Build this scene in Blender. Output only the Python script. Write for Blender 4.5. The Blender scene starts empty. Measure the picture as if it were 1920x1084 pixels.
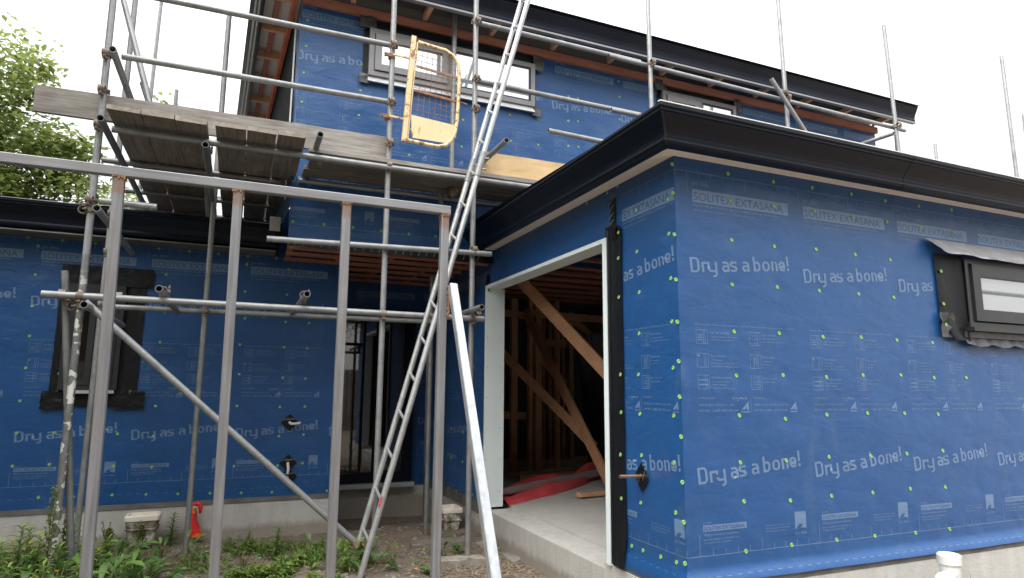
import bpy, bmesh, math, random
from mathutils import Vector, Matrix, noise
random.seed(7)
R = math.radians
scene = bpy.context.scene
COL = scene.collection
PI = math.pi

# ------------------------------------------------------------------ camera model (also used to survey points of the photograph)
FPX = 1202.8
CAM = Vector((0, 0, 1.14))
_y, _p, _r = R(23.0), R(8.82), R(0.4287)
FW = Vector((math.sin(_y)*math.cos(_p), math.cos(_y)*math.cos(_p), math.sin(_p)))
_r0 = Vector((math.cos(_y), -math.sin(_y), 0)); _u0 = _r0.cross(FW)
RT = math.cos(_r)*_r0 + math.sin(_r)*_u0
UP = -math.sin(_r)*_r0 + math.cos(_r)*_u0

def P(px, py, ax, v):
    """world point seen at photo pixel (px,py) on the plane coordinate[ax] = v"""
    d = (px-960)/FPX*RT - (py-542)/FPX*UP + FW
    t = (v-CAM[ax])/d[ax]
    return CAM + d*t
def crop(x0, y0, s): return lambda q: (x0+q[0]/s, y0+q[1]/s)

# ------------------------------------------------------------------ materials
def nd(nt, t, **kw):
    n = nt.nodes.new(t)
    for k, v in kw.items(): setattr(n, k, v)
    return n
def ramp(nt, fac, stops):
    r = nd(nt, 'ShaderNodeValToRGB'); e = r.color_ramp.elements
    while len(e) < len(stops): e.new(0.5)
    for i, (p, c) in enumerate(stops):
        e[i].position = p; e[i].color = (*c, 1) if len(c) == 3 else c
    nt.links.new(fac, r.inputs[0]); return r.outputs[0]
def noi(nt, vec, scale, detail=4, rough=.55, dist=0):
    n = nd(nt, 'ShaderNodeTexNoise'); n.inputs['Scale'].default_value = scale
    n.inputs['Detail'].default_value = detail; n.inputs['Roughness'].default_value = rough
    n.inputs['Distortion'].default_value = dist
    nt.links.new(vec, n.inputs['Vector']); return n.outputs[0]
def mapped(nt, scale):
    tc = nd(nt, 'ShaderNodeTexCoord'); m = nd(nt, 'ShaderNodeMapping')
    m.inputs['Scale'].default_value = scale
    nt.links.new(tc.outputs['Object'], m.inputs['Vector']); return m.outputs[0]
def mixc(nt, fac, a, b, mode='MIX'):
    m = nd(nt, 'ShaderNodeMix', data_type='RGBA', blend_type=mode)
    if isinstance(fac, float): m.inputs[0].default_value = fac
    else: nt.links.new(fac, m.inputs[0])
    for i, c in ((6, a), (7, b)):
        if isinstance(c, tuple): m.inputs[i].default_value = (*c, 1)
        else: nt.links.new(c, m.inputs[i])
    return m.outputs[2]
def bumpn(nt, h, strength, dist, bsdf, prev=None):
    b = nd(nt, 'ShaderNodeBump'); b.inputs['Strength'].default_value = strength; b.inputs['Distance'].default_value = dist
    nt.links.new(h, b.inputs['Height'])
    if prev is not None: nt.links.new(prev, b.inputs['Normal'])
    nt.links.new(b.outputs[0], bsdf.inputs['Normal']); return b.outputs[0]
def base(name, color, rough=.5, metal=0., spec=.5):
    m = bpy.data.materials.new(name); m.use_nodes = True
    nt = m.node_tree; b = nt.nodes['Principled BSDF']
    b.inputs['Base Color'].default_value = (*color, 1); b.inputs['Roughness'].default_value = rough
    b.inputs['Metallic'].default_value = metal; b.inputs['Specular IOR Level'].default_value = spec
    return m, nt, b
def simple(name, c1, c2, scale=(1, 1, 1), ns=6, rough=.5, metal=0., spec=.5, bump=0., bscale=None, lo=.3, hi=.7, detail=5):
    m, nt, b = base(name, c1, rough, metal, spec)
    v = mapped(nt, scale); n = noi(nt, v, ns, detail)
    nt.links.new(ramp(nt, n, [(lo, c1), (hi, c2)]), b.inputs['Base Color'])
    if bump:
        n2 = noi(nt, v, bscale or ns*4, 6, .65); bumpn(nt, n2, 1, bump, b)
    return m
M = {}
def membrane(name, c1, c2, rough):
    m, nt, b = base(name, c1, rough, 0, .62)
    v = mapped(nt, (1, 1, 1))
    n = noi(nt, v, 1.3, 7, .68); nf = noi(nt, v, 160, 3, .6)
    c = ramp(nt, n, [(.3, c1), (.7, c2)])
    c = mixc(nt, ramp(nt, nf, [(.35, (0, 0, 0)), (.7, (1, 1, 1))]), c, tuple(min(1, x*1.22) for x in c2))
    sc = noi(nt, mapped(nt, (1.0, 1.0, .45)), 3.6, 9, .72, .8)
    c = mixc(nt, ramp(nt, sc, [(.56, (0, 0, 0)), (.76, (.34, .34, .34))]), c, (.10, .15, .235))
    nt.links.new(c, b.inputs['Base Color'])
    vs = mapped(nt, (1.0, 1.0, 2.2))
    w = noi(nt, vs, 5.5, 3, .5, .6)
    p = bumpn(nt, w, .34, .014, b)
    bumpn(nt, nf, .22, .0012, b, p)
    b.inputs['Sheen Weight'].default_value = .14; b.inputs['Sheen Roughness'].default_value = .4
    b.inputs['Sheen Tint'].default_value = (.6, .75, 1, 1)
    return m
M['membrane'] = membrane('blue_building_wrap', (.0042, .055, .188), (.0066, .067, .218), .41)
M['print'] = membrane('pale_print_on_wrap', (.095, .165, .295), (.11, .185, .32), .45)
M['print_dim'] = membrane('faint_print_on_wrap', (.10, .175, .31), (.115, .195, .335), .45)
M['wrap_under'] = simple('black_underlay', (.010, .011, .013), (.022, .022, .025), ns=8, rough=.95, spec=.05)
M['tape'] = simple('black_flashing_tape', (.005, .006, .009), (.009, .010, .013), ns=5, rough=.42, spec=.3, bump=.006, bscale=9)
M['tape_grey'] = simple('grey_foil_tape', (.30, .30, .32), (.45, .45, .475), ns=9, rough=.32, metal=.4, bump=.006, bscale=14)
M['tape_mid'] = simple('dull_grey_tape', (.055, .055, .06), (.10, .10, .106), ns=9, rough=.36, metal=.2, bump=.006, bscale=14)
M['gutter'] = simple('black_metal_gutter', (.0022, .0050, .0125), (.0035, .0070, .017), scale=(1, 1, 1), ns=3, rough=.4, spec=.24)
M['roof'] = simple('dark_roof_sheet', (.02, .022, .027), (.03, .032, .037), ns=3, rough=.45)
M['soffit'] = simple('cream_soffit_board', (.78, .71, .64), (.84, .78, .71), ns=5, rough=.7)
M['darksoffit'] = simple('dark_eave_lining', (.03, .032, .036), (.06, .06, .065), ns=4, rough=.7)
M['pink_timber'] = simple('pink_treated_timber', (.33, .135, .095), (.43, .20, .145), scale=(1, 6, 6), ns=3, rough=.8, spec=.2)
M['red_timber'] = simple('red_primed_timber', (.38, .07, .04), (.48, .14, .08), scale=(2, 2, 2), ns=3, rough=.7)
def concrete():
    m, nt, b = base('concrete', (.3, .29, .27), .85)
    v = mapped(nt, (1, 1, 1)); n1 = noi(nt, v, 2.5, 8, .65); n2 = noi(nt, v, 40, 6, .7)
    vs = mapped(nt, (6, 6, .8)); n3 = noi(nt, vs, 2.2, 5, .6)
    c = ramp(nt, n1, [(.25, (.44, .425, .395)), (.55, (.54, .53, .505)), (.75, (.59, .58, .555))])
    c = mixc(nt, ramp(nt, n3, [(.35, (1, 1, 1)), (.6, (.86, .85, .82)), (.75, (.62, .60, .55))]), c, (1., 1., 1.), 'MULTIPLY') if False else mixc(nt, .40, c, ramp(nt, n3, [(.3, (.54, .53, .505)), (.7, (.36, .345, .32))]))
    c = mixc(nt, ramp(nt, n2, [(.26, (.7, .7, .7)), (.34, (0, 0, 0))]), c, (.28, .27, .25))
    z = nd(nt, 'ShaderNodeSeparateXYZ'); tc = nd(nt, 'ShaderNodeTexCoord'); nt.links.new(tc.outputs['Object'], z.inputs[0])
    mp = nd(nt, 'ShaderNodeMapRange'); nt.links.new(z.outputs[2], mp.inputs[0]); mp.inputs[1].default_value = .13; mp.inputs[2].default_value = -.02
    n5 = noi(nt, mapped(nt, (5, 5, 3)), 2.4, 8, .7); ad = nd(nt, 'ShaderNodeMath', operation='MULTIPLY_ADD')
    nt.links.new(n5, ad.inputs[0]); ad.inputs[1].default_value = 1.1; nt.links.new(mp.outputs[0], ad.inputs[2])
    c = mixc(nt, ramp(nt, ad.outputs[0], [(.62, (0, 0, 0)), (1.0, (.7, .7, .7))]), c, (.24, .20, .155))
    nt.links.new(c, b.inputs['Base Color']); bumpn(nt, n2, .8, .006, b); return m
M['concrete'] = concrete()
M['base_strip'] = simple('grey_base_flashing', (.10, .098, .092), (.19, .185, .175), ns=7, rough=.7)
M['liner'] = simple('pale_blue_grey_reveal_board', (.70, .79, .81), (.75, .83, .85), ns=4, rough=.55)
def galv(name, c1, c2, metal=.35, rough=.42):
    m, nt, b = base(name, c1, rough, metal)
    v = mapped(nt, (1, 1, 1)); n = noi(nt, v, 7, 6, .65); n2 = noi(nt, v, 45, 4, .6)
    c = ramp(nt, n, [(.3, c1), (.55, c2), (.75, tuple(x*.88 for x in c1))])
    c = mixc(nt, ramp(nt, n2, [(.62, (0, 0, 0)), (.78, (1, 1, 1))]), c, tuple(min(.75, x*1.35) for x in c2))
    c = mixc(nt, ramp(nt, noi(nt, v, 3.1, 8, .7), [(.66, (0, 0, 0)), (.76, (.8, .8, .8))]), c, (.16, .12, .085))
    nt.links.new(c, b.inputs['Base Color'])
    nt.links.new(ramp(nt, n, [(.3, (rough-.08,)*3), (.7, (rough+.16,)*3)]), b.inputs['Roughness'])
    bumpn(nt, n2, .4, .002, b); return m
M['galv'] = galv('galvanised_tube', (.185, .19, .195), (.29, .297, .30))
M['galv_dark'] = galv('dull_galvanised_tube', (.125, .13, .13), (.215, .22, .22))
M['inside'] = simple('unlined_inside_of_wrap', (.11, .10, .095), (.17, .155, .14), ns=3, rough=.9)
M['alu'] = galv('scuffed_aluminium', (.33, .34, .34), (.44, .45, .45), .45, .38)
def splotch():
    m = M['galv_dark'].copy(); m.name = 'tube_with_white_paint_splotches'; nt = m.node_tree; b = nt.nodes['Principled BSDF']
    src = b.inputs['Base Color'].links[0].from_socket
    v = mapped(nt, (11, 11, 13)); n = noi(nt, v, 1.5, 2, .4)
    z = nd(nt, 'ShaderNodeSeparateXYZ'); tc = nd(nt, 'ShaderNodeTexCoord'); nt.links.new(tc.outputs['Object'], z.inputs[0])
    low = ramp(nt, z.outputs[2], [(0, (1, 1, 1)), (1, (1, 1, 1))])
    mp = nd(nt, 'ShaderNodeMapRange'); nt.links.new(z.outputs[2], mp.inputs[0])
    mp.inputs[1].default_value = 2.2; mp.inputs[2].default_value = 2.02   # paint only below the ledger, object space
    mm = nd(nt, 'ShaderNodeMath', operation='MULTIPLY'); nt.links.new(mp.outputs[0], mm.inputs[0])
    nt.links.new(ramp(nt, n, [(.535, (0, 0, 0)), (.55, (1, 1, 1))]), mm.inputs[1])
    nt.links.new(mixc(nt, mm.outputs[0], src, (.72, .72, .68)), b.inputs['Base Color']); return m
M['splotch'] = splotch()
def shs():
    m, nt, b = base('bare_steel_box_section', (.3, .3, .32), .42, .45)
    v = mapped(nt, (14, 14, .7)); n = noi(nt, v, 4, 6, .6); n2 = noi(nt, mapped(nt, (1, 1, 1)), 5, 5, .6)
    c = ramp(nt, n, [(.3, (.20, .205, .22)), (.7, (.34, .345, .36))])
    c = mixc(nt, ramp(nt, n2, [(.45, (0, 0, 0)), (.8, (.55, .55, .55))]), c, (.24, .20, .19))
    nt.links.new(c, b.inputs['Base Color']); bumpn(nt, n, .25, .001, b); return m
M['shs'] = shs()
def shs_post():
    m = M['shs'].copy(); m.name = 'bare_steel_post_with_weld_rust'; nt = m.node_tree; b = nt.nodes['Principled BSDF']
    src = b.inputs['Base Color'].links[0].from_socket
    z = nd(nt, 'ShaderNodeSeparateXYZ'); tc = nd(nt, 'ShaderNodeTexCoord'); nt.links.new(tc.outputs['Object'], z.inputs[0])
    mp = nd(nt, 'ShaderNodeMapRange'); nt.links.new(z.outputs[2], mp.inputs[0]); mp.inputs[1].default_value = 2.24; mp.inputs[2].default_value = 2.46
    n = noi(nt, mapped(nt, (22, 22, 3)), 2, 6, .7); ad = nd(nt, 'ShaderNodeMath', operation='MULTIPLY_ADD')
    nt.links.new(n, ad.inputs[0]); ad.inputs[1].default_value = .9; nt.links.new(mp.outputs[0], ad.inputs[2])
    nt.links.new(mixc(nt, ramp(nt, ad.outputs[0], [(.86, (0, 0, 0)), (1.15, (.6, .6, .6))]), src, (.26, .13, .07)), b.inputs['Base Color']); return m
M['shs_post'] = shs_post()
def shs_rail():
    m = M['shs'].copy(); m.name = 'bare_steel_box_section_rail'
    for n in m.node_tree.nodes:
        if n.type == 'MAPPING' and n.inputs['Scale'].default_value[0] > 2: n.inputs['Scale'].default_value = (.7, 14, 14)
    return m
M['shs_rail'] = shs_rail()
M['shs_bright'] = simple('bright_steel_box_section', (.30, .315, .33), (.44, .455, .47), scale=(10, 10, 1), ns=4, rough=.36, metal=.4)
M['rust'] = simple('rusty_steel', (.17, .075, .035), (.33, .20, .13), ns=26, rough=.8, bump=.003)
M['rustdark'] = simple('dark_rusty_clamp', (.13, .085, .06), (.27, .23, .20), ns=30, rough=.7, metal=.2, bump=.003)
def wood(name, c1, c2, c3, stretch, rough=.85, b_=.004):
    m, nt, b = base(name, c1, rough)
    v = mapped(nt, stretch); n = noi(nt, v, 3, 8, .7, .4); n2 = noi(nt, mapped(nt, (1, 1, 1)), 2.2, 5, .6)
    c = ramp(nt, n, [(.28, c1), (.5, c2), (.72, c3)])
    c = mixc(nt, ramp(nt, n2, [(.45, (0, 0, 0)), (.75, (.6, .6, .6))]), c, tuple(x*.6 for x in c1))
    nt.links.new(c, b.inputs['Base Color']); bumpn(nt, n, .8, b_, b); return m
GW = ((.15, .135, .118), (.29, .27, .245), (.40, .38, .352))
M['plank_x'] = wood('weathered_plank_grain_along', *GW, (1, 16, 16))
M['plank_y'] = wood('weathered_plank_grain_across', (.12, .10, .082), (.225, .20, .17), (.33, .30, .26), (16, 1, 16))
M['plank_xd'] = wood('weathered_plank_dark', (.10, .085, .07), (.19, .165, .14), (.28, .25, .215), (1, 16, 16))
M['plank_end'] = wood('weathered_end_grain', (.20, .17, .13), (.31, .275, .23), (.42, .385, .33), (5, 5, 5))
M['newply'] = wood('fresh_plywood', (.50, .33, .15), (.62, .44, .23), (.68, .51, .29), (1.2, 7, 7), .6, .001)
M['pine'] = wood('framing_pine', (.58, .34, .19), (.68, .43, .26), (.72, .49, .31), (2, 2, 2), .75, .002)
M['pine_brace'] = wood('timber_brace', (.38, .19, .10), (.48, .255, .14), (.55, .31, .18), (3, 3, 3), .75, .002)
def yellow():
    m, nt, b = base('yellow_paint_with_rust', (.7, .5, .15), .45)
    v = mapped(nt, (1, 1, 1)); n = noi(nt, v, 11, 8, .7)
    c = ramp(nt, n, [(.3, (.66, .50, .27)), (.53, (.72, .56, .32)), (.58, (.34, .16, .07)), (.70, (.20, .085, .04))])
    nt.links.new(c, b.inputs['Base Color']); bumpn(nt, n, .3, .002, b); return m
M['yellow'] = yellow()
M['yellow_plate'] = simple('chipped_pale_yellow_plate', (.68, .54, .30), (.73, .59, .36), ns=3, rough=.45)
def plate():
    m = M['yellow_plate']; nt = m.node_tree; b = nt.nodes['Principled BSDF']; src = b.inputs['Base Color'].links[0].from_socket
    v = mapped(nt, (9, 9, 1.6)); n = noi(nt, v, 3, 7, .7)
    nt.links.new(mixc(nt, ramp(nt, n, [(.60, (0, 0, 0)), (.66, (1, 1, 1))]), src, (.30, .12, .05)), b.inputs['Base Color'])
plate()
M['capgreen'] = simple('green_plastic_cap', (.20, .42, .10), (.26, .50, .14), ns=20, rough=.35)
M['frame_black'] = simple('dark_window_aluminium', (.030, .031, .035), (.044, .045, .05), ns=3, rough=.38, metal=.3)
M['frame_grey'] = simple('grey_window_aluminium', (.22, .215, .225), (.28, .275, .285), ns=3, rough=.4, metal=.2)
def glass(name, c, mixv):
    m, nt, b = base(name, c, .03, 0, .8)
    g = nd(nt, 'ShaderNodeBsdfGlossy'); g.inputs['Roughness'].default_value = .02; g.inputs['Color'].default_value = (.90, .92, .94, 1)
    mx = nd(nt, 'ShaderNodeMixShader'); mx.inputs[0].default_value = mixv
    n = noi(nt, mapped(nt, (1, 1, 1)), 1.5, 2); bumpn(nt, n, .2, .003, b)
    nt.links.new(b.outputs[0], mx.inputs[1]); nt.links.new(g.outputs[0], mx.inputs[2])
    nt.links.new(mx.outputs[0], nt.nodes['Material Output'].inputs[0]); return m
M['glass'] = glass('reflective_window_glass', (.20, .21, .22), .36)
M['glass_bright'] = glass('bright_reflective_glass', (.55, .57, .60), .6)
M['glass_dark'] = glass('dark_door_glass', (.010, .0085, .008), .06)
M['silver'] = simple('silver_sill_tray', (.60, .60, .61), (.72, .72, .73), ns=12, rough=.3, metal=.6, bump=.002)
M['white_plastic'] = simple('white_pvc', (.52, .50, .45), (.70, .71, .70), ns=5, rough=.4, lo=.34, hi=.48)
M['conduit'] = simple('white_conduit', (.70, .70, .70), (.78, .78, .78), ns=4, rough=.4)
M['copper'] = simple('copper_pipe', (.80, .42, .22), (.86, .50, .30), ns=6, rough=.28, metal=.9)
M['white_strip'] = simple('white_corner_strip', (.70, .70, .68), (.78, .78, .76), ns=4, rough=.6)
def tub():  # render stained by splashes
    m, nt, b = base('weathered_white_render', (.7, .68, .62), .85)
    v = mapped(nt, (1, 1, 1)); n = noi(nt, v, 9, 8, .7); n2 = noi(nt, v, 30, 5, .7)
    c = ramp(nt, n, [(.40, (.09, .075, .055)), (.50, (.30, .27, .22)), (.60, (.62, .59, .53))])
    nt.links.new(c, b.inputs['Base Color']); bumpn(nt, n2, .8, .008, b); return m
M['tub'] = tub()
M['tub_rim'] = simple('off_white_rim', (.72, .64, .54), (.78, .72, .63), ns=8, rough=.8)
M['redbag'] = simple('red_printed_plastic_bag', (.70, .03, .03), (.78, .22, .03), ns=9, rough=.3, lo=.52, hi=.55, bump=.01, bscale=16)
M['redwrap'] = simple('red_plastic_wrap', (.66, .06, .075), (.76, .11, .12), ns=4, rough=.4, bump=.02, bscale=6)
M['grey_channel'] = simple('grey_metal_channel', (.42, .42, .44), (.52, .52, .54), ns=3, rough=.4, metal=.3)
M['black_sheet'] = simple('black_plastic_sheet', (.008, .009, .012), (.016, .017, .02), ns=3, rough=.3)
def soil():
    m, nt, b = base('bare_soil', (.2, .15, .1), .95)
    v = mapped(nt, (1, 1, 1)); n1 = noi(nt, v, 1.3, 8, .7); n2 = noi(nt, v, 28, 8, .75); n3 = noi(nt, v, 5, 6, .7)
    c = ramp(nt, n1, [(.3, (.11, .08, .058)), (.5, (.19, .145, .105)), (.7, (.27, .215, .16))])
    c = mixc(nt, ramp(nt, n2, [(.42, (0, 0, 0)), (.62, (1, 1, 1))]), c, (.28, .225, .17))
    c = mixc(nt, ramp(nt, n3, [(.5, (0, 0, 0)), (.7, (.8, .8, .8))]), c, (.13, .10, .075))
    nt.links.new(c, b.inputs['Base Color'])
    p = bumpn(nt, n3, .8, .05, b); bumpn(nt, n2, 1, .02, b, p); return m
M['soil'] = soil()
def leafmat(name, cols, rough=.45, trans=.35):
    m, nt, b = base(name, cols[0], rough, 0, .4)
    g = nd(nt, 'ShaderNodeNewGeometry'); n = noi(nt, mapped(nt, (1, 1, 1)), 3, 3)
    st = [(i/(len(cols)-1), c) for i, c in enumerate(cols)]
    c = ramp(nt, g.outputs['Random Per Island'], st)
    c = mixc(nt, ramp(nt, n, [(.35, (0, 0, 0)), (.7, (.5, .5, .5))]), c, tuple(x*.65 for x in cols[0]))
    nt.links.new(c, b.inputs['Base Color'])
    t = nd(nt, 'ShaderNodeBsdfTranslucent'); nt.links.new(c, t.inputs[0])
    mx = nd(nt, 'ShaderNodeMixShader'); mx.inputs[0].default_value = trans
    nt.links.new(b.outputs[0], mx.inputs[1]); nt.links.new(t.outputs[0], mx.inputs[2])
    nt.links.new(mx.outputs[0], nt.nodes['Material Output'].inputs[0]); return m
M['dock'] = leafmat('broad_weed_leaf', [(.05, .125, .035), (.11, .22, .05), (.20, .34, .075), (.08, .17, .05), (.27, .37, .10)])
M['clover'] = leafmat('low_weed_leaf', [(.085, .16, .03), (.16, .27, .05), (.27, .38, .075), (.12, .20, .04), (.31, .36, .10)])
M['seed'] = leafmat('seed_head', [(.18, .22, .06), (.26, .26, .08), (.14, .20, .05)], .7)
M['stem'] = leafmat('weed_stem', [(.10, .16, .05), (.16, .15, .06)], .6, .1)
M['flower'] = leafmat('yellow_flower', [(.80, .55, .02), (.85, .62, .03)], .6)
M['drygrass'] = leafmat('dry_grass', [(.30, .25, .12), (.20, .22, .08), (.36, .30, .16)], .7)
M['treeleaf'] = leafmat('tree_leaf', [(.10, .15, .04), (.20, .26, .07), (.32, .36, .12), (.15, .21, .05)], .5, .5)
M['bark'] = simple('bark', (.12, .10, .08), (.2, .17, .14), scale=(3, 3, 1), ns=5, rough=.9, bump=.02)
M['chip'] = leafmat('pale_chips', [(.26, .20, .135), (.36, .28, .20), (.19, .14, .10), (.30, .27, .23)], .8, 0)
M['stone'] = simple('pale_stone', (.20, .185, .165), (.31, .295, .265), ns=9, rough=.9, bump=.01)

# ------------------------------------------------------------------ mesh builder
class MB:
    def __init__(s): s.v = []; s.f = []; s.m = []; s.sm = []
    def add(s, vs, fs, mi=0, smooth=False):
        o = len(s.v); s.v += [tuple(v) for v in vs]
        for f in fs: s.f.append(tuple(i+o for i in f)); s.m.append(mi); s.sm.append(smooth)
    def box(s, lo, hi, mi=0):
        x0, y0, z0 = lo; x1, y1, z1 = hi
        s.add([(x0,y0,z0),(x1,y0,z0),(x1,y1,z0),(x0,y1,z0),(x0,y0,z1),(x1,y0,z1),(x1,y1,z1),(x0,y1,z1)],
              [(0,3,2,1),(4,5,6,7),(0,1,5,4),(1,2,6,5),(2,3,7,6),(3,0,4,7)], mi)
    def bar(s, p0, p1, w, h, side=None, mi=0, endm=None, seg=1, jit=0.):
        """box from p0 to p1, w wide along `side`, h thick; chamfered edges"""
        p0, p1 = Vector(p0), Vector(p1); d = (p1-p0).normalized()
        sd = Vector(side) if side is not None else (Vector((0,0,1)) if abs(d.z) < .9 else Vector((1,0,0)))
        sd = (sd - d*sd.dot(d)).normalized(); n = d.cross(sd)
        c = min(w, h)*.08
        pr = [(-w/2+c,-h/2),(w/2-c,-h/2),(w/2,-h/2+c),(w/2,h/2-c),(w/2-c,h/2),(-w/2+c,h/2),(-w/2,h/2-c),(-w/2,-h/2+c)]
        vs = []; L = (p1-p0).length
        for k in range(seg+1):
            q = p0 + d*(L*k/seg)
            for a, b in pr:
                j = Vector((random.uniform(-jit,jit), random.uniform(-jit,jit), random.uniform(-jit,jit))) if jit else Vector()
                vs.append(q+sd*a+n*b+j)
        fs = []
        for k in range(seg):
            for i in range(8):
                a = k*8+i; b = k*8+(i+1) % 8
                fs.append((a, b, b+8, a+8))
        s.add(vs, fs, mi)
        e = mi if endm is None else endm
        o = len(s.v)-len(vs)
        s.f.append(tuple(o+i for i in range(7, -1, -1))); s.m.append(e); s.sm.append(False)
        s.f.append(tuple(o+seg*8+i for i in range(8))); s.m.append(e); s.sm.append(False)
    def tube(s, p0, p1, r, ri=None, n=14, mi=0, r1=None):
        p0, p1 = Vector(p0), Vector(p1); d = (p1-p0).normalized()
        a = d.orthogonal().normalized(); b = d.cross(a); r1 = r if r1 is None else r1
        ring = lambda c, q: [c + (a*math.cos(2*PI*i/n)+b*math.sin(2*PI*i/n))*q for i in range(n)]
        vs = ring(p0, r)+ring(p1, r1); j = lambda i: (i+1) % n
        s.add(vs, [(i, j(i), n+j(i), n+i) for i in range(n)], mi, True)
        if ri:
            vs = ring(p0, r)+ring(p0, ri)+ring(p1, r1)+ring(p1, ri)
            fs = []
            for i in range(n):
                fs += [(n+i, n+j(i), j(i), i), (2*n+i, 2*n+j(i), 3*n+j(i), 3*n+i)]
            s.add(vs, fs, mi)
            s.add(ring(p0, ri)+ring(p1, ri), [(n+i, n+j(i), j(i), i) for i in range(n)], mi, True)
        else:
            s.add(ring(p0, r), [tuple(range(n-1, -1, -1))], mi); s.add(ring(p1, r1), [tuple(range(n))], mi)
    def path(s, pts, r, n=10, mi=0, closed=False, cap=True):
        pts = [Vector(p) for p in pts]; N = len(pts); vs = []; up = None
        for k, p in enumerate(pts):
            t = (pts[(k+1) % N] if (closed or k < N-1) else p) - (pts[k-1] if (closed or k > 0) else p)
            t.normalize()
            if up is None: up = t.orthogonal().normalized()
            up = (up - t*up.dot(t)).normalized(); b = t.cross(up)
            rr = r[k] if isinstance(r, (list, tuple)) else r
            vs += [p+(up*math.cos(2*PI*i/n)+b*math.sin(2*PI*i/n))*rr for i in range(n)]
        fs = []
        for k in range(N if closed else N-1):
            q = (k+1) % N
            fs += [(k*n+i, k*n+(i+1) % n, q*n+(i+1) % n, q*n+i) for i in range(n)]
        s.add(vs, fs, mi, True)
        if cap and not closed:
            o = len(s.v)-len(vs)
            s.f.append(tuple(o+i for i in range(n-1, -1, -1))); s.m.append(mi); s.sm.append(False)
            s.f.append(tuple(o+(N-1)*n+i for i in range(n))); s.m.append(mi); s.sm.append(False)
    def poly_extrude(s, stations, mi=0, smooth=False):
        """stations: list of closed loops of equal length, joined along the list and capped"""
        n = len(stations[0]); vs = [p for st in stations for p in st]; fs = []
        for k in range(len(stations)-1):
            fs += [(k*n+i, k*n+(i+1) % n, (k+1)*n+(i+1) % n, (k+1)*n+i) for i in range(n)]
        s.add(vs, fs, mi, smooth)
        s.add(stations[0], [tuple(range(n-1, -1, -1))], mi); s.add(stations[-1], [tuple(range(n))], mi)
    def sheet(s, rows, mi=0, smooth=True):
        nr, nc = len(rows), len(rows[0])
        s.add([p for r in rows for p in r], [(i*nc+j, i*nc+j+1, (i+1)*nc+j+1, (i+1)*nc+j) for i in range(nr-1) for j in range(nc-1)], mi, smooth)
    def build(s, name, mats, parent=None, recalc=False):
        if not isinstance(mats, (list, tuple)): mats = [mats]
        base_ = Vector((0, 0, 0))
        p = parent
        while p is not None: base_ += Vector(p.location); p = p.parent
        me = bpy.data.meshes.new(name)
        me.from_pydata([(v[0]-base_.x, v[1]-base_.y, v[2]-base_.z) for v in s.v], [], s.f)
        for m in mats: me.materials.append(m)
        me.polygons.foreach_set('material_index', s.m); me.polygons.foreach_set('use_smooth', s.sm)
        if recalc:
            bm = bmesh.new(); bm.from_mesh(me); bmesh.ops.recalc_face_normals(bm, faces=bm.faces[:]); bm.to_mesh(me); bm.free()
        me.update()
        o = bpy.data.objects.new(name, me); COL.objects.link(o); o.parent = parent
        return o
def tag(o, label=None, cat=None, group=None, kind=None):
    if label: o['label'] = label
    if cat: o['category'] = cat
    if group: o['group'] = group
    if kind: o['kind'] = kind
    return o
def thing(name, label, cat, loc, group=None):
    o = bpy.data.objects.new(name, None); COL.objects.link(o); o.location = loc; o.empty_display_size = .2
    return tag(o, label, cat, group)
def arc(c, r, a0, a1, n): return [(c[0]+r*math.cos(a0+(a1-a0)*i/n), c[1]+r*math.sin(a0+(a1-a0)*i/n)) for i in range(n+1)]

# ------------------------------------------------------------------ printed pattern of the building wrap, one repeat of .887 m in (u,v)
PER = .887
def text2d(s, height=None, width=None, res=2, bold=0.):
    cu = bpy.data.curves.new('t', 'FONT'); cu.body = s; cu.resolution_u = res; cu.size = 1; cu.offset = bold
    ob = bpy.data.objects.new('t', cu); me = bpy.data.meshes.new_from_object(ob)
    vs = [(v.co.x, v.co.y) for v in me.vertices]; fs = [tuple(p.vertices) for p in me.polygons]
    bpy.data.objects.remove(ob); bpy.data.curves.remove(cu); bpy.data.meshes.remove(me)
    x0 = min(v[0] for v in vs); x1 = max(v[0] for v in vs)
    k = height/.73; kx = (width/(x1-x0)) if width else k
    return [((x-x0)*kx, y*k) for x, y in vs], fs
PRINT = []                      # (verts, faces, layer, lift)
def pt(s, u, v, h, w=None, layer=0, lift=.002, rot=0., res=1, bold=0.):
    if layer == 1 and not bold: bold = .012
    vs, fs = text2d(s, h, w, res, bold); c, n = math.cos(rot), math.sin(rot)
    PRINT.append(([(u+x*c-y*n, v+x*n+y*c) for x, y in vs], fs, layer, lift))
def pr(u0, v0, u1, v1, layer=0, lift=.0016): PRINT.append(([(u0,v0),(u1,v0),(u1,v1),(u0,v1)], [(0,1,2,3)], layer, lift))
def outline(u0, v0, u1, v1, t=.0022):
    pr(u0,v0,u1,v0+t); pr(u0,v1-t,u1,v1); pr(u0,v0+t,u0+t,v1-t); pr(u1-t,v0+t,u1,v1-t)
pr(0, 2.429, PER, 2.4325); pr(0, .2395, PER, .2435)
for i in range(10):
    u = i*PER/10; l = .115 if i == 0 else (.06 if i == 5 else .033)
    pr(u-.0017, 2.429-l, u+.0017, 2.429); pr(u-.0017, .2435, u+.0017, .2435+l)
pt('pro clima', .037, 2.352, .026, .125, 1)
pr(.035, 2.245, .79, 2.325, 1)
pt('SOLITEX EXTASANA', .047, 2.258, .054, .70, 2, .0032, 0, 3, -.004)
pt('\u00ae', .765, 2.30, .014, None, 2, .0032)
pt('Optimum protection against leaky building syndrome', .037, 2.222, .018, .665, 1)
pt('MADE IN GERMANY, ENGINEERED FOR AUSTRALIA & NEW ZEALAND', .043, 2.193, .010, .47, 1)
SWX, SWY = .0174, .0128                      # stroke width of the slogan letters
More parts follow.
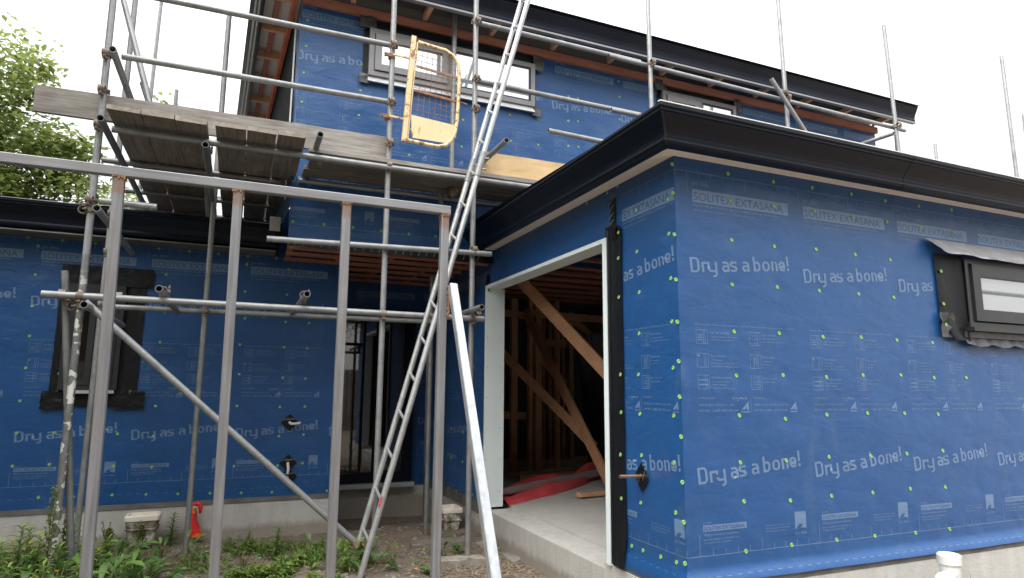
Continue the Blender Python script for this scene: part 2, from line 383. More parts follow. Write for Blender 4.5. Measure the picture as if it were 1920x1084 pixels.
def stroke(pts, closed, u, v, rot, lift):
    n = len(pts); L = []; Rr = []
    for k in range(n):
        a = Vector(pts[k-1]) if (closed or k > 0) else Vector(pts[k]); b = Vector(pts[(k+1) % n]) if (closed or k < n-1) else Vector(pts[k])
        d = (b-a).normalized(); nr = Vector((-d.y, d.x))
        if 0 < k < n-1 or closed:
            d1 = (Vector(pts[k])-a).normalized(); c = max(.5, abs(nr.dot(Vector((-d1.y, d1.x)))))
        else: c = 1
        of = Vector((nr.x*SWX, nr.y*SWY))/2/c; L.append(Vector(pts[k])+of); Rr.append(Vector(pts[k])-of)
    c, s_ = math.cos(rot), math.sin(rot)
    vs = [(u+p.x*c-p.y*s_, v+p.x*s_+p.y*c) for p in L+Rr]
    PRINT.append((vs, [(k, n+k, n+(k+1) % n, (k+1) % n) for k in range(n if closed else n-1)], 0, lift))
def rrect(x0, y0, x1, y1, r, corners='0123', n=5):
    o = []
    for k, (cx, cy, sx0, sy0) in enumerate(((x1-r, y0+r, 1, -1), (x1-r, y1-r, 1, 1), (x0+r, y1-r, -1, 1), (x0+r, y0+r, -1, -1))):
        a0 = -PI/2+PI/2*k
        o += [(cx+r*math.cos(a0+PI/2*i/n), cy+r*math.sin(a0+PI/2*i/n)) for i in range(n+1)]
    return o
def slogan(u, v, rot):
    h = SWX/2; b0 = SWY/2; cap = .091-b0; xh = .0625-b0; k = [0]
    def st(pts, closed=False):
        k[0] += 1; stroke(pts, closed, u, v, rot, .0026+.00007*(k[0] % 8))
    A = lambda cx, cy, r, a0, a1, n=6: [(cx+r*math.cos(R(a0+(a1-a0)*i/n)), cy+r*math.sin(R(a0+(a1-a0)*i/n))) for i in range(n+1)]
    def bowl(x0, x1): st(rrect(x0+h, b0, x1-h, xh, .019), True)
    # D
    st([(h, b0), (.032, b0)] + A(.039, b0+.020, .020, -90, 0) + A(.039, cap-.020, .020, 0, 90) + [(.032, cap), (h, cap)]); st([(h, 0), (h, .091)])
    # r
    x = .081; st([(x+h, 0), (x+h, .062)]); st(A(x+.026, xh-.018, .018, 170, 60) + [(x+.043, xh-.001)])
    # y
    x = .126; st([(x+h, .062), (x+h, b0+.018)] + A(x+h+.018, b0+.018, .018, 180, 270) + [(x+.055, b0)]); st([(x+.063, .062), (x+.063, -.006)] + A(x+.047, -.008, .016, 0, -90) + [(x+.036, -.024)])
    for x in (.232, .388):   # a
        st([(x+.008, xh), (x+.030, xh)] + A(x+.032, xh-.018, .018, 90, 0) + [(x+.050, 0)])
        st([(x+.050, b0), (x+.022, b0)] + A(x+.022, b0+.0135, .0135, 270, 90) + [(x+.050, b0+.027)])
    # s
    x = .292; st([(x+.056, xh-.001), (x+.050, xh), (x+.022, xh)] + A(x+.022, xh-.0115, .0115, 90, 270) + [(x+.040, b0+.0225)] + A(x+.040, b0+.011, .011, 90, -90) + [(x+.018, b0), (x+.006, b0+.003)])
    # b o n e !
    x = .478; bowl(x, x+.057); st([(x+h, 0), (x+h, .093)])
    bowl(.549, .549+.061)
    x = .622; st([(x+h, 0), (x+h, .062)]); st([(x+h, xh-.004), (x+.020, xh), (x+.028, xh)] + A(x+.027, xh-.018, .018, 90, 0) + [(x+.045, 0)])
    x = .684; st([(x+.049, b0+.003), (x+.040, b0)] + A(x+.028, b0+.019, .019, 270, 180) + [(x+h, xh-.019)] + A(x+.028, xh-.019, .019, 180, 0) + [(x+.047, b0+.020), (x+.012, b0+.020)])
    x = .752; st([(x+h, .030), (x+h, .093)]); st([(x+h, .001), (x+h, .018)])
for v0, v1 in ((1.808, 1.875), (.612, .683)):
    slogan(.004, v0+.008, math.atan2(v1-v0, .76))
pt('New generation wall protection membrane - high performance monolithic vapour permeable membrane', .026, 1.512, .0105, .755, 1)
def icon(u, v, k):
    outline(u, v, u+.085, v+.082, .0028); pr(u+.052, v, u+.055, v+.082); pr(u+.064, v, u+.067, v+.082)
    rnd = random.Random(k)
    if k == 0:
        for j in range(3): pr(u+.012, v+.02+j*.014, u+.045, v+.025+j*.014)
    elif k == 1:
        for j in range(12): a = u+.01+rnd.random()*.034; b = v+.01+rnd.random()*.06; pr(a, b, a+.004, b+.005)
    elif k == 2: pr(u+.008, v+.06, u+.022, v+.074); pr(u+.024, v+.05, u+.027, v+.055)
    elif k == 3: pr(u+.030, v+.010, u+.036, v+.07); pr(u+.044, v+.010, u+.047, v+.07)
    elif k == 4: pr(u+.010, v+.050, u+.076, v+.056); pr(u+.010, v+.024, u+.076, v+.030)
    else: outline(u+.02, v+.012, u+.07, v+.07); pr(u+.03, v+.03, u+.05, v+.034); pr(u+.03, v+.045, u+.05, v+.049)
RW = [(1.404, 'Very high durability', ['\u2713 High durability under all conditions', '   unaffected by wood preservatives'], 'Water resistant', ['\u2713 High water resistance', '   water column more than 10,000 mm']),
      (1.268, 'UV protection', ['\u2713 UV resistant', '   180 Days exposure to the South', '   New Zealand and Australian elements'], 'Thermostable', ['\u2713 Permanently', '   up to 100\u00b0C']),
      (1.144, 'Humidity transport', ['\u2713 Low vapour resistance', '   WVTR 0.45 MNs/g', '   with active humidity transport'], 'Refer to our current', ['installation details'])]
for r, (v, h1, l1, h2, l2) in enumerate(RW):
    icon(.027, v, 2*r); icon(.417, v, 2*r+1)
    pt(h1, .125, v+.062, .0135, None, 1); pt(h2, .508, v+.062, .0135 if r < 2 else .010, None, 1)
    for j, l in enumerate(l1): pt(l, .128, v+.040-j*.0185, .0095, None, 1)
    for j, l in enumerate(l2): pt(l, .511, v+.040-j*.0185, .0095, None, 1)
pt('For New Zealand:', .027, 1.090, .0115, .115, 1); pt('CodeMark', .262, 1.088, .014, .115, 1, bold=.02); pt('CERTIFIED', .285, 1.075, .006, None, 1)
pt('For Australia:', .43, 1.090, .0115, .085, 1)
pt('www.proclima.co.nz', .027, 1.050, .019, .25, 0); pt('0800 PRO CLIMA (0800 776 254)', .026, 1.018, .013, .285, 1)
pt('www.proclima.com.au', .43, 1.050, .019, .265, 0); pt('1800 PRO CLIMA (1800 776 254)', .43, 1.018, .013, .26, 1)
pr(.404, 1.013, .4065, 1.098, 1)
for u in (.335, .712):
    PRINT.append(([(u, 1.028), (u+.05, 1.075), (u+.05, 1.05), (u+.026, 1.028)], [(0, 3, 2, 1)], 0, .0016))
    PRINT.append(([(u+.05, 1.075), (u+.038, 1.03), (u+.05, 1.022), (u+.056, 1.03)], [(0, 1, 2, 3)], 0, .002)); pr(u, 1.012, u+.058, 1.018, 1)
pt('pro clima', .027, .412, .011, .055, 1)
pr(.025, .369, .332, .403); pt('SOLITEX EXTASANA', .031, .3755, .0215, .285, 2, .0032, 0, 2)
pt('Wall protection membrane', .027, .345, .0145, .245, 1)
pt('MADE IN GERMANY, ENGINEERED FOR', .025, .322, .0095, .25, 1); pt('AUSTRALIA & NEW ZEALAND', .025, .305, .0095, .19, 1)
for j, (l, w) in enumerate((('Developed and produced by pro clima', .185), ('MOLL bauökologische Produkte GmbH', .18), ('68723 Schwetzingen, Germany', .15))):
    pt(l, .475, .366-j*.0165, .009, w, 1)
pr(.697, .334, .785, .432)
PRINT.append(([(.706, .336), (.735, .336), (.758, .362), (.729, .362)], [(0,1,2,3)], 2, .0032)); pr(.735, .334, .775, .340, 2, .0032)
pt('pro clima', .698, .305, .018, .088, 1)
for i in range(12): pr(i*PER/12+.01, .134, i*PER/12+.045, .1365, 1)       # dashed lap line
pt('| | | | | | |', .66, .165, .010, .05, 1)

def split_long(vs, fs, lim):
    """cut long edges so the print follows the folds of the wrap"""
    bm = bmesh.new(); bv = [bm.verts.new((x, y, 0)) for x, y in vs]
    for f in fs:
        try: bm.faces.new([bv[i] for i in f])
        except ValueError: pass
    for _ in range(6):
        bmesh.ops.triangulate(bm, faces=[f for f in bm.faces if len(f.verts) > 4])
        es = [e for e in bm.edges if e.calc_length() > lim]
        if not es: break
        bmesh.ops.subdivide_edges(bm, edges=es, cuts=1)
    bmesh.ops.triangulate(bm, faces=[f for f in bm.faces if len(f.verts) > 4])
    bm.verts.index_update()
    r = [(v.co.x, v.co.y) for v in bm.verts], [tuple(v.index for v in f.verts) for f in bm.faces]
    bm.free(); return r
PRINT = [(*split_long(v, f, .035), l, h*.55) for v, f, l, h in PRINT]

def clip2d(vs, fs, u0, u1, v0, v1):
    if min(v[0] for v in vs) >= u0 and max(v[0] for v in vs) <= u1 and min(v[1] for v in vs) >= v0 and max(v[1] for v in vs) <= v1: return vs, fs
    bm = bmesh.new(); bv = [bm.verts.new((x, y, 0)) for x, y in vs]
    for f in fs:
        try: bm.faces.new([bv[i] for i in f])
        except ValueError: pass
    for co, no in (((u0,0,0),(-1,0,0)), ((u1,0,0),(1,0,0)), ((0,v0,0),(0,-1,0)), ((0,v1,0),(0,1,0))):
        bmesh.ops.bisect_plane(bm, geom=bm.verts[:]+bm.edges[:]+bm.faces[:], plane_co=co, plane_no=no, clear_outer=True)
    bm.verts.index_update()
    r = [(v.co.x, v.co.y) for v in bm.verts], [tuple(v.index for v in f.verts) for f in bm.faces]
    bm.free(); return r

def wall(name, parent, u0, u1, v0, v1, to3, phase, dv, disp, step, holes=(), clips=None, thick=.02, nrm=None):
    """one stretched face of wrap: a wrinkled sheet with its print joined into the same mesh"""
    mb = MB()
    nu = max(1, round((u1-u0)/step)); nv = max(1, round((v1-v0)/step))
    us = [u0+(u1-u0)*i/nu for i in range(nu+1)]; vs_ = [v0+(v1-v0)*j/nv for j in range(nv+1)]
    for hb in holes:                                                 # snap grid lines to the opening
        for k in (0, 1):
            i = min(range(nu+1), key=lambda i: abs(us[i]-hb[k])); us[i] = hb[k] if u0 <= hb[k] <= u1 else us[i]
            j = min(range(nv+1), key=lambda j: abs(vs_[j]-hb[2+k])); vs_[j] = hb[2+k] if v0 <= hb[2+k] <= v1 else vs_[j]
    pts = [to3(u, v, disp(u, v)) for v in vs_ for u in us]; fs = []
    for j in range(nv):
        for i in range(nu):
            cu, cv = (us[i]+us[i+1])/2, (vs_[j]+vs_[j+1])/2
            if any(h[0] < cu < h[1] and h[2] < cv < h[3] for h in holes): continue
            a = j*(nu+1)+i; fs.append((a, a+1, a+nu+2, a+nu+1))
    mb.add(pts, fs, 0, True)
    import bisect
    D = [[disp(u, v) for u in us] for v in vs_]
    def dg(u, v):
        i = min(nu-1, max(0, bisect.bisect_right(us, u)-1)); j = min(nv-1, max(0, bisect.bisect_right(vs_, v)-1))
        a = min(1, max(0, (u-us[i])/(us[i+1]-us[i]))); b = min(1, max(0, (v-vs_[j])/(vs_[j+1]-vs_[j])))
        return (D[j][i]*(1-a)+D[j][i+1]*a)*(1-b)+(D[j+1][i]*(1-a)+D[j+1][i+1]*a)*b
    k0 = math.floor((u0-phase)/PER); k1 = math.ceil((u1-phase)/PER)
    for cl in (clips or [(u0, u1, v0, v1)]):
        for k in range(k0, k1):
            off = phase+k*PER
            if off+PER < cl[0] or off > cl[1]: continue
            for pv, pf, layer, lift in PRINT:
                q = [(x+off, y+dv) for x, y in pv]
                if max(p[0] for p in q) < cl[0] or min(p[0] for p in q) > cl[1] or max(p[1] for p in q) < cl[2] or min(p[1] for p in q) > cl[3]: continue
                q, f = clip2d(q, pf, *cl)
                if f: mb.add([to3(u, v, dg(u, v)+lift) for u, v in q], f, {0: 1, 1: 2, 2: 0}[layer], True)
    return mb.build(name, [M['membrane'], M['print'], M['print_dim']], parent)

def ndisp(seed, amp, nails=(), flare=None, fr=2.6):
    def f(u, v):
        d = amp*noise.noise(Vector((u*fr*.8+seed, v*fr*1.3, seed*1.7))) + amp*.5*noise.noise(Vector((u*fr*2.3, v*fr*3.1+seed, 3.3)))
        for a, b in nails:
            du = u-a; dw = v-b
            if abs(du) < .2 and abs(dw) < .24:
                d -= .0045*math.exp(-(du*du+dw*dw)/.0022)
                if dw < 0: d += .0045*math.exp(-((du-.35*dw)**2)/.0008)*math.exp(dw/.07)*(1-math.exp(dw/.02))
        if flare and v < flare[0]: t = (flare[0]-v)/(flare[0]-flare[1]); d += flare[2]*t*t*(3-2*t) + .006*t*noise.noise(Vector((u*4, seed, 0)))
        return d
    return f

# ------------------------------------------------------------------ setting: ground
def gz(x, y):
    z = -.285 + .035*noise.noise(Vector((x*.9, y*.9, 0))) + .014*noise.noise(Vector((x*4, y*4, 5)))
    z += .12*math.exp(-((x-.85)**2/.5+(y-5.0)**2/.5)) - .17*min(1, max(0, (x-.92)/.2))*min(1, max(0, (y-6.9)/.7))
    if y < 3: z -= 0
    return z
mb = MB()
def lin(a, b, n): return [a+(b-a)*i/n for i in range(n+1)]
xs = [-60, -30, -15, -8] + lin(-4.5, 6, 150) + [9, 15, 30, 60]; ys = [-60, -30, -12, -4] + lin(.5, 9.5, 130) + [12, 20, 40, 80]
mb.sheet([[(x, y, gz(x, y)) for x in xs] for y in ys])
tag(mb.build('ground', M['soil']), 'bare soil yard with scattered chips', 'ground', kind='structure')

# ------------------------------------------------------------------ cap nails: survey lists
C0 = lambda q: q
FY, LX, WY, UY = 2.978, 2.30, 6.95, 5.92
def survey(cr, pts, ax, v): return [P(*cr(q), ax, v) for q in pts]
cA, cB, cD = crop(1120, 640, 2.4), crop(1120, 280, 2.4), crop(1080, 320, 4.515)
F_N = [(u, v) for u in (2.285,) for v in (2.458, 2.282, 2.033, 1.766, 1.522, 1.299, 1.101, .883, .639, .429, .217)]
for u in (2.71, 3.06, 3.41, 3.76, 4.11, 4.455, 4.80, 5.15):
    for v in (2.47, 2.30, 2.045, 1.765, 1.485, 1.237, .985, .737, .50, .245):
        if u > 4.45 and 1.5 < v < 2.2: continue
        F_N.append((u+random.uniform(-.012, .012), v+random.uniform(-.015, .015)))
F_N = [n for n in F_N if not (4.3 < n[0] < 4.6 and 1.5 < n[1] < 2.2)] + [(4.46, 1.72), (4.46, 1.50)]
Ln = survey(cD, [(347,131),(262,187),(90,280),(512,337),(780,243),(515,686),(787,535),(531,1030),(802,913)], 0, LX) + \
     survey(cA, [(185,150),(191,327),(197,513),(194,727),(341,120),(344,335),(347,547),(352,772),(155,921),(206,942),(285,970),(355,995)], 0, LX) + \
     survey(cB, [(335,775),(187,829),(186,644)], 0, LX)
Ltape = survey(cD, [(373,527),(373,743),(377,1073)], 0, LX-.006) + survey(cA, [(112,150),(115,320),(112,510),(116,707),(121,908)], 0, LX-.006)
Lfar = survey(crop(780,900,5.89), [(366,80),(459,117),(650,162)], 0, LX) + survey(crop(600,740,2.667), [(483,163),(478,299),(655,317),(713,336),(657,170),(717,188)], 0, LX) + \
       survey(crop(480,380,2.581), [(1055,638),(1010,660),(1057,797),(1052,967)], 0, LX)
Wn = survey(crop(0,380,2.581), [(137,167),(303,184),(462,197),(620,212),(769,223),(917,235),(1058,248),(1200,260),(1195,298),(1338,270),(185,210),(171,348),(804,348),(994,395),(1186,430),(1389,445),(156,500),(143,645),(643,670),(774,675),(978,682),(1161,687),(1375,700),(1487,705),(123,800),(637,831),(970,831),(1158,830),(1368,847),(1478,852),(97,959),(753,984),(957,981),(1147,984),(1355,989),(1475,987),(1185,560),(1382,577),(1495,583),(1397,323),(1503,338)], 1, WY) + \
     survey(crop(0,740,2.667), [(82,192),(270,190),(587,196),(767,208),(977,200),(1182,208),(1395,208),(1518,200),(62,358),(246,349),(567,357),(758,363),(973,348),(1170,358),(1388,355),(1512,343),(192,514),(368,512),(560,502),(729,499),(889,496),(1050,493),(1206,491),(1360,488),(1500,488),(1635,480)], 1, WY)
Wtape = survey(crop(0,380,2.581), [(289,828),(280,915),(632,916)], 1, WY-.008)
Un = survey(crop(440,0,2.581), [(354,98),(346,223),(334,351),(324,493),(634,76),(616,313),(609,438),(601,557),(995,462),(1105,580),(1098,709),(850,625),(845,750),(1332,556),(1337,682),(1472,343),(1472,577),(1470,700),(1617,467),(1617,584),(1617,705)], 1, UY) + \
     survey(crop(960,0,2), [(208,278),(246,285),(400,305),(211,362),(247,370),(404,363),(100,448),(211,453),(247,455),(404,448),(99,543),(211,547),(250,551),(576,290),(870,375),(933,392),(932,490),(1060,488),(1166,480),(1357,528)], 1, UY) + \
     survey(crop(440,360,4.174), [(455,232),(699,253),(926,277),(1146,304),(1364,328),(1573,346)], 1, UY)
def capmesh():
    mb = MB(); n = 14; prof = [(.0125, 0), (.0125, .003), (.0105, .0048), (.0075, .0034), (.0055, .0036), (.004, .0022), (.0015, .0026)]
    vs = [(r*math.cos(2*PI*i/n), r*math.sin(2*PI*i/n), z) for r, z in prof for i in range(n)]
    fs = [(k*n+i, k*n+(i+1) % n, (k+1)*n+(i+1) % n, (k+1)*n+i) for k in range(len(prof)-1) for i in range(n)]
    fs.append(tuple((len(prof)-1)*n+i for i in range(n)))
    mb.add(vs, fs, 0, False)
    o = mb.build('cap_nail', M['capgreen']); me = o.data; bpy.data.objects.remove(o); return me
CAP = capmesh()
ROT = {'F': Matrix.Rotation(R(90), 4, 'X'), 'L': Matrix.Rotation(R(-90), 4, 'Y')}
def caps(parent, pts, face, off=.0):
    for p in pts:
        o = bpy.data.objects.new('cap_nail', CAP); COL.objects.link(o); o.parent = parent
        q = Vector(p) - Vector(parent.location)
        if face == 'F': q.y -= off
        else: q.x -= off
        o.matrix_basis = Matrix.Translation(q) @ ROT[face] @ Matrix.Rotation(random.uniform(0, 6), 4, 'Z')
def caps_mass(parent, pts, face, off=0.):
    mb = MB(); 
    for p in pts:
        q = Vector(p) + (Vector((0,-off,0)) if face == 'F' else Vector((-off,0,0)))
        T = Matrix.Translation(q) @ ROT[face]
        mb.add([T @ v.co for v in CAP.vertices], [tuple(f.vertices) for f in CAP.polygons])
    tag(mb.build('cap_nails', M['capgreen'], parent), kind='stuff')

# ------------------------------------------------------------------ gutter sweeping
GP = [(.335,.245),(.335,.228),(.322,.218),(.322,.205),(.312,.200),(.300,.178),(.278,.145),(.258,.112),(.247,.080),(.243,.058),(.250,.044),(.250,.028),(.240,.012),(.222,.002),(.200,0),(.186,0),(.186,.012),(.196,.012),(.225,.06),(.24,.12),(.29,.20),(.318,.245)]
def gutter(name, parent, path, ext, z0, sc=1., so=1., kn=1.):
    """path: function offset -> list of xy stations"""
    mb = MB(); st = [[] for _ in path(0)]; GP_ = [(.335-(.335-o)*kn, z) for o, z in GP]
    for o, z in GP_:
        for k, (x, y) in enumerate(path(o*so)): st[k].append((x, y, z0+z*sc))
    mb.poly_extrude(st)
    return mb.build(name, M['gutter'], parent, True)

# ================================================================== GARAGE
G = thing('garage', 'single storey garage with pale framed door opening, wrapped in blue sheet, on the right', 'garage', (5.3, 6, -.28))
XE = 8.2
f_n = F_N
dF = ndisp(1.3, .0045, f_n, (.175, .105, .042))
F3 = lambda u, v, d: (u-d*max(0, 1-(u-LX)/.12), FY-d, v)
wall('front_wall', G, LX, 6.6, .105, 2.525, F3, 2.39, 0., dF, .02)
mb = MB(); mb.box((6.6, FY, .105), (XE, FY+.02, 2.52)); mb.build('front_wall', M['membrane'], G)
L_u = lambda y: LX-(y-FY)
L3 = lambda u, v, d: (LX-d, FY+(LX-u)-d*max(0, 1-(LX-u)/.12), v)
DY0, DY1, DZ = 3.70, 6.03, 2.168
TY0 = 3.545
dL = ndisp(4.1, .0035, [(L_u(p.y), p.z) for p in Ln], (.17, .07, .02))
def dLc(u, v):
    t = max(0, 1-(LX-u)/.15); t = t*t*(3-2*t); return dL(u, v)*(1-t)+dF(LX, v)*t
wall('side_wall', G, L_u(8.32), LX, .03, 2.525, L3, 2.39, 0., dLc, .025, holes=[(L_u(DY1), L_u(DY0), -1, DZ)],
     clips=[(L_u(TY0), LX, .06, 2.52), (L_u(DY0+.25), L_u(TY0+.12), DZ+.5, 2.52), (L_u(8.32), L_u(DY1+.02), .03, 2.52), (L_u(DY1), L_u(DY0+.3), DZ-.02, 1.955)])
# concrete slab and footings
mb = MB()
mb.box((LX, 3.80, -.6), (LX+.27, 6.02, -.018)); mb.box((LX+.27, 3.10, -.6), (XE, 10.0, 0.))
mb.box((LX+.006, 6.02, -.6), (LX+.27, 8.30, -.09)); mb.box((LX-.02, 2.95, -.6), (LX+.27, 3.80, .03)); mb.box((LX+.27, 2.95, -.6), (XE, 3.10, .068))
mb.build('concrete_slab', M['concrete'], G)
for lo, hi in (((LX-.012, 2.97, .03), (LX+.2, 3.70, .062)), ((LX+.2, 2.953, .07), (XE, 3.06, .106)), ((LX-.004, 6.02, -.088), (LX+.05, 8.3, .03))):
    mb = MB(); mb.box(lo, hi); mb.build('base_strip', M['base_strip'], G)
# eaves
gp = lambda o: [(LX-o, 5.90), (LX-o, FY-o), (XE, FY-o)]
gutter('gutter', G, gp, None, 2.462, .75)
mb = MB()
for y0, y1 in ((FY-.19, 4.60), (4.603, 5.89)): mb.box((LX-.19, y0, 2.512), (LX-.002, y1, 2.524))
for x0, x1 in ((LX+.0, 4.03), (4.033, 6.0), (6.003, XE)): mb.box((x0, FY-.19, 2.512), (x1, FY-.002, 2.524))
mb.build('soffit', M['soffit'], G)
mb = MB(); mb.box((LX-.10, FY-.10, 2.526), (LX-.08, 5.89, 2.64)); mb.box((LX-.079, FY-.10, 2.526), (XE, FY-.08, 2.64)); mb.build('fascia', M['gutter'], G)
for pth in (lambda o: [(3.95, FY-o), (3.975, FY-o)], lambda o: [(5.6, FY-o), (5.625, FY-o)], lambda o: [(LX-o, 4.70), (LX-o, 4.675)], lambda o: [(LX-o+.004, FY-o+.022), (LX-o-.0015, FY-o-.0015), (LX-o+.022, FY-o+.004)]):
    gutter('gutter_joint', G, pth, None, 2.4605, .757, 1.007)
mb = MB(); rz = lambda y: 2.655+(y-2.9)*.02
mb.add([(LX-.3, 2.69, 2.652), (XE, 2.69, 2.652), (XE, 5.88, 2.74), (LX-.3, 5.88, 2.74)], [(0,1,2,3)]); mb.add([(LX-.3, 2.69, 2.64), (XE, 2.69, 2.64), (XE, 5.88, 2.73), (LX-.3, 5.88, 2.73)], [(3,2,1,0)])
mb.build('roof', M['roof'], G)
mb = MB(); mb.box((LX-.332, 2.648, 2.656), (XE, 2.668, 2.662)); mb.build('roof_flashing', M['white_strip'], G)
# door frame
DF = thing('door_frame', None, None, (0, 0, 0)); DF.parent = G; DF.location = Vector((LX, 4.9, 0))-Vector(G.location)
for k, lo, hi in (('jamb', (LX-.034, DY0, .032), (LX+.13, DY0+.05, DZ-.03)), ('jamb', (LX-.034, DY1-.022, .006), (LX+.17, DY1, DZ-.03)), ('head', (LX-.034, DY0, DZ-.03), (LX+.13, DY1, DZ))):
    mb = MB(); mb.box(lo, hi); mb.build(k, M['liner'], DF)
for z in (.15, .45, .75, 1.05, 1.35, 1.65, 1.95):
    for x in (LX-.012, LX+.13): mb = MB(); mb.tube((x, DY1-.0225, z), (x, DY1-.0235, z), .004, n=8); mb.build('nail_head', M['base_strip'], DF)
# flashing tape at the near jamb
mb = MB()
rows = []
for k in range(40):
    v = .05+(DZ-.0)*k/39*1.0+0.0; w = .006*noise.noise(Vector((v*6, 1, 0)))
    yb = TY0+.012*noise.noise(Vector((v*5, 0, 0)))
    fl = .034*max(0, 1-(v-.05)/.26)**1.5
    rows.append([(LX-.012-fl, yb-fl*.5, v), (LX-.014-fl+w*.4, yb+.05-fl*.2, v), (LX-.013-fl*.8-w*.3, (yb+DY0)/2-.02, v), (LX-.018-fl*.7+w, (yb+DY0)/2+.03, v), (LX-.026-fl*.4+w*.6, DY0-.03, v), (LX-.014, DY0-.015, v), (LX-.03, DY0-.003, v)])
mb.sheet(rows); mb.build('flashing_tape', M['tape'], G)
mb = MB(); a, b = P(1143, 432, 0, LX-.012), P(1158, 428, 0, LX-.012)
mb.sheet([[(LX-.009, 3.685+.01*math.sin(k), DZ-.02+k*.035), (LX-.016, 3.655, DZ-.02+k*.035), (LX-.009, 3.615+.006*math.sin(k*2), DZ-.02+k*.035)] for k in range(9)])
for k in range(5):
    z = DZ+.02+k*.05; mb.add([(LX-.018, 3.68, z), (LX-.018, 3.62, z+.035), (LX-.018, 3.62, z+.045), (LX-.018, 3.68, z+.010)], [(0,1,2,3)], 1)
mb.build('flashing_tape', [M['tape'], M['base_strip']], G)
mb = MB(); mb.sheet([[(LX-.02+.012*noise.noise(Vector((i*.9, j*.9, 2))), DY0+.03-.035*i, DZ-.03+.035*j) for i in range(5)] for j in range(4)]); mb.build('flashing_tape', M['tape'], G)
mb = MB(); mb.sheet([[(LX-.014+.006*noise.noise(Vector((i*.9, j*.9, 8))), DY1+.035-.03*i, DZ-.06+.035*j) for i in range(4)] for j in range(6)]); mb.build('flashing_tape', M['tape'], G)
# caps: nearest as parts
caps(G, [F3(u, v, dF(u, v)+.002) for u, v in F_N if u < 5.4 and not (u > 4.5 and 1.45 < v < 2.25)][:72], 'F')
caps(G, [L3(L_u(p.y), p.z, dLc(L_u(p.y), p.z)+.002) for p in Ln][:20], 'L'); caps(G, [p+Vector((-.012, 0, 0)) for p in Ltape], 'L')
caps_mass(G, [L3(L_u(p.y), p.z, dL(L_u(p.y), p.z)+.002) for p in Lfar] + [L3(L_u(p.y), p.z, dL(L_u(p.y), p.z)+.002) for p in Ln][20:], 'L')
# copper pipe through a black patch
mb = MB(); c = Vector((LX-.012, 3.37, .618)); n = 8
mb.sheet([[(c.x-.004*noise.noise(Vector((i, j, 3))), c.y+(i-3)*.0125-(j-3)*.0125, c.z+(i-3)*.0145+(j-3)*.0145) for i in range(7)] for j in range(7)])
for k, o in enumerate((-.02, .02, .04)):
    mb.add([(c.x-.006, c.y+o-.022, c.z-o*.4+.03), (c.x-.006, c.y+o-.018, c.z-o*.4+.03), (c.x-.006, c.y+o+.004, c.z-o*.4-.025), (c.x-.006, c.y+o, c.z-o*.4-.025)], [(0,1,2,3)], 1)
pp = mb.build('pipe_patch', [M['tape'], M['base_strip']], G)
mb = MB(); q = P(1171, 894, 1, 3.40); mb.tube((LX-.0, 3.372, .622), (LX-.165, 3.372, .628), .011, .0085, 14); mb.build('copper_pipe', M['copper'], G)
# garage window on the front
GWN = thing('window', None, None, (0, 0, 0)); GWN.parent = G; GWN.location = Vector((5.35, FY, 1.8))-Vector(G.location)
x0, x1, z0, z1 = 4.80, 6.05, 1.60, 2.10
def frame_rect(mb, x0, x1, z0, z1, w, y0, y1, mi=0):
    mb.box((x0, y0, z0), (x1, y1, z0+w), mi); mb.box((x0, y0, z1-w), (x1, y1, z1), mi)
    mb.box((x0, y0, z0+w), (x0+w, y1, z1-w), mi); mb.box((x1-w, y0, z0+w), (x1, y1, z1-w), mi)
mb = MB(); frame_rect(mb, x0, x1, z0, z1, .035, FY-.06, FY); mb.box((x0, FY-.052, z0+.035), (x0+.06, FY-.02, z1-.035)); mb.build('frame', M['frame_black'], GWN)
mb = MB(); frame_rect(mb, x0+.055, x1-.05, z0+.045, z1-.04, .085, FY-.075, FY-.03); mb.build('sash', M['frame_black'], GWN)
mb = MB(); mb.box((x0+.14, FY-.05, z0+.13), (x1-.13, FY-.044, z1-.125)); mb.build('glass', M['glass'], GWN)
mb = MB(); mb.box((x0-.01, FY-.09, z0-.03), (x1, FY-.01, z0-.002)); mb.build('sill', M['frame_black'], GWN)
mb = MB(); mb.box((x0-.02, FY-.035, z0-.075), (x1, FY-.012, z0-.032))
mb.sheet([[(x0-.02+i*.018, FY-.02-.012*abs(math.sin(i*.42))-.01*j, z0-.078-.02*j-.01*abs(math.sin(i*.21))*j) for i in range(70)] for j in range(3)])
mb.build('sill_tray', M['tape_mid'], GWN)
mb = MB()          # side flashing strip, folded out at the foot
rows = []
for k in range(24):
    t = k/23; v = 1.50+.62*t; xa = 4.535+.02*(1-t)+.006*noise.noise(Vector((v*7, 4, 0)))
    if t < .25: xa += .10*(.25-t)/.25
    fl = .03*max(0, .3-t)/.3
    rows.append([(xa, FY-.014-dF(4.5, v)-fl, v), (xa+.06, FY-.026-fl, v), (xa+.14, FY-.020, v), (xa+.2, FY-.03, v), (x0+.0, FY-.045, v)])
mb.sheet(rows); mb.build('flashing_tape', M['tape'], GWN)
mb = MB(); mb.sheet([[(4.525+.03*i+.01*noise.noise(Vector((j, i, 0))), FY-.03-.03*noise.noise(Vector((i*.8, j*.9, 1))), 1.52+.035*j) for i in range(6)] for j in range(6)]); mb.build('flashing_tape', M['tape_mid'], GWN)
mb = MB()          # crumpled head flap
rows = []
for j in range(10):
    t = j/9; r = []
    for i in range(60):
        s = i/59; x = 4.455+.085*t+s*(1.62-.06*t)
        nz = noise.noise(Vector((s*9, t*3, 7)))*.6+noise.noise(Vector((s*20, t*9, 2)))*.3
        out = .018+.105*t**1.1+(.02*nz)*t+.012*math.sin(s*24+t*5)*t*(1-s)
        z = 2.225-.118*t-.02*s*0+.010*nz*t-.012*math.sin(PI*s)*t
        r.append((x, FY-out, z))
    rows.append(r)
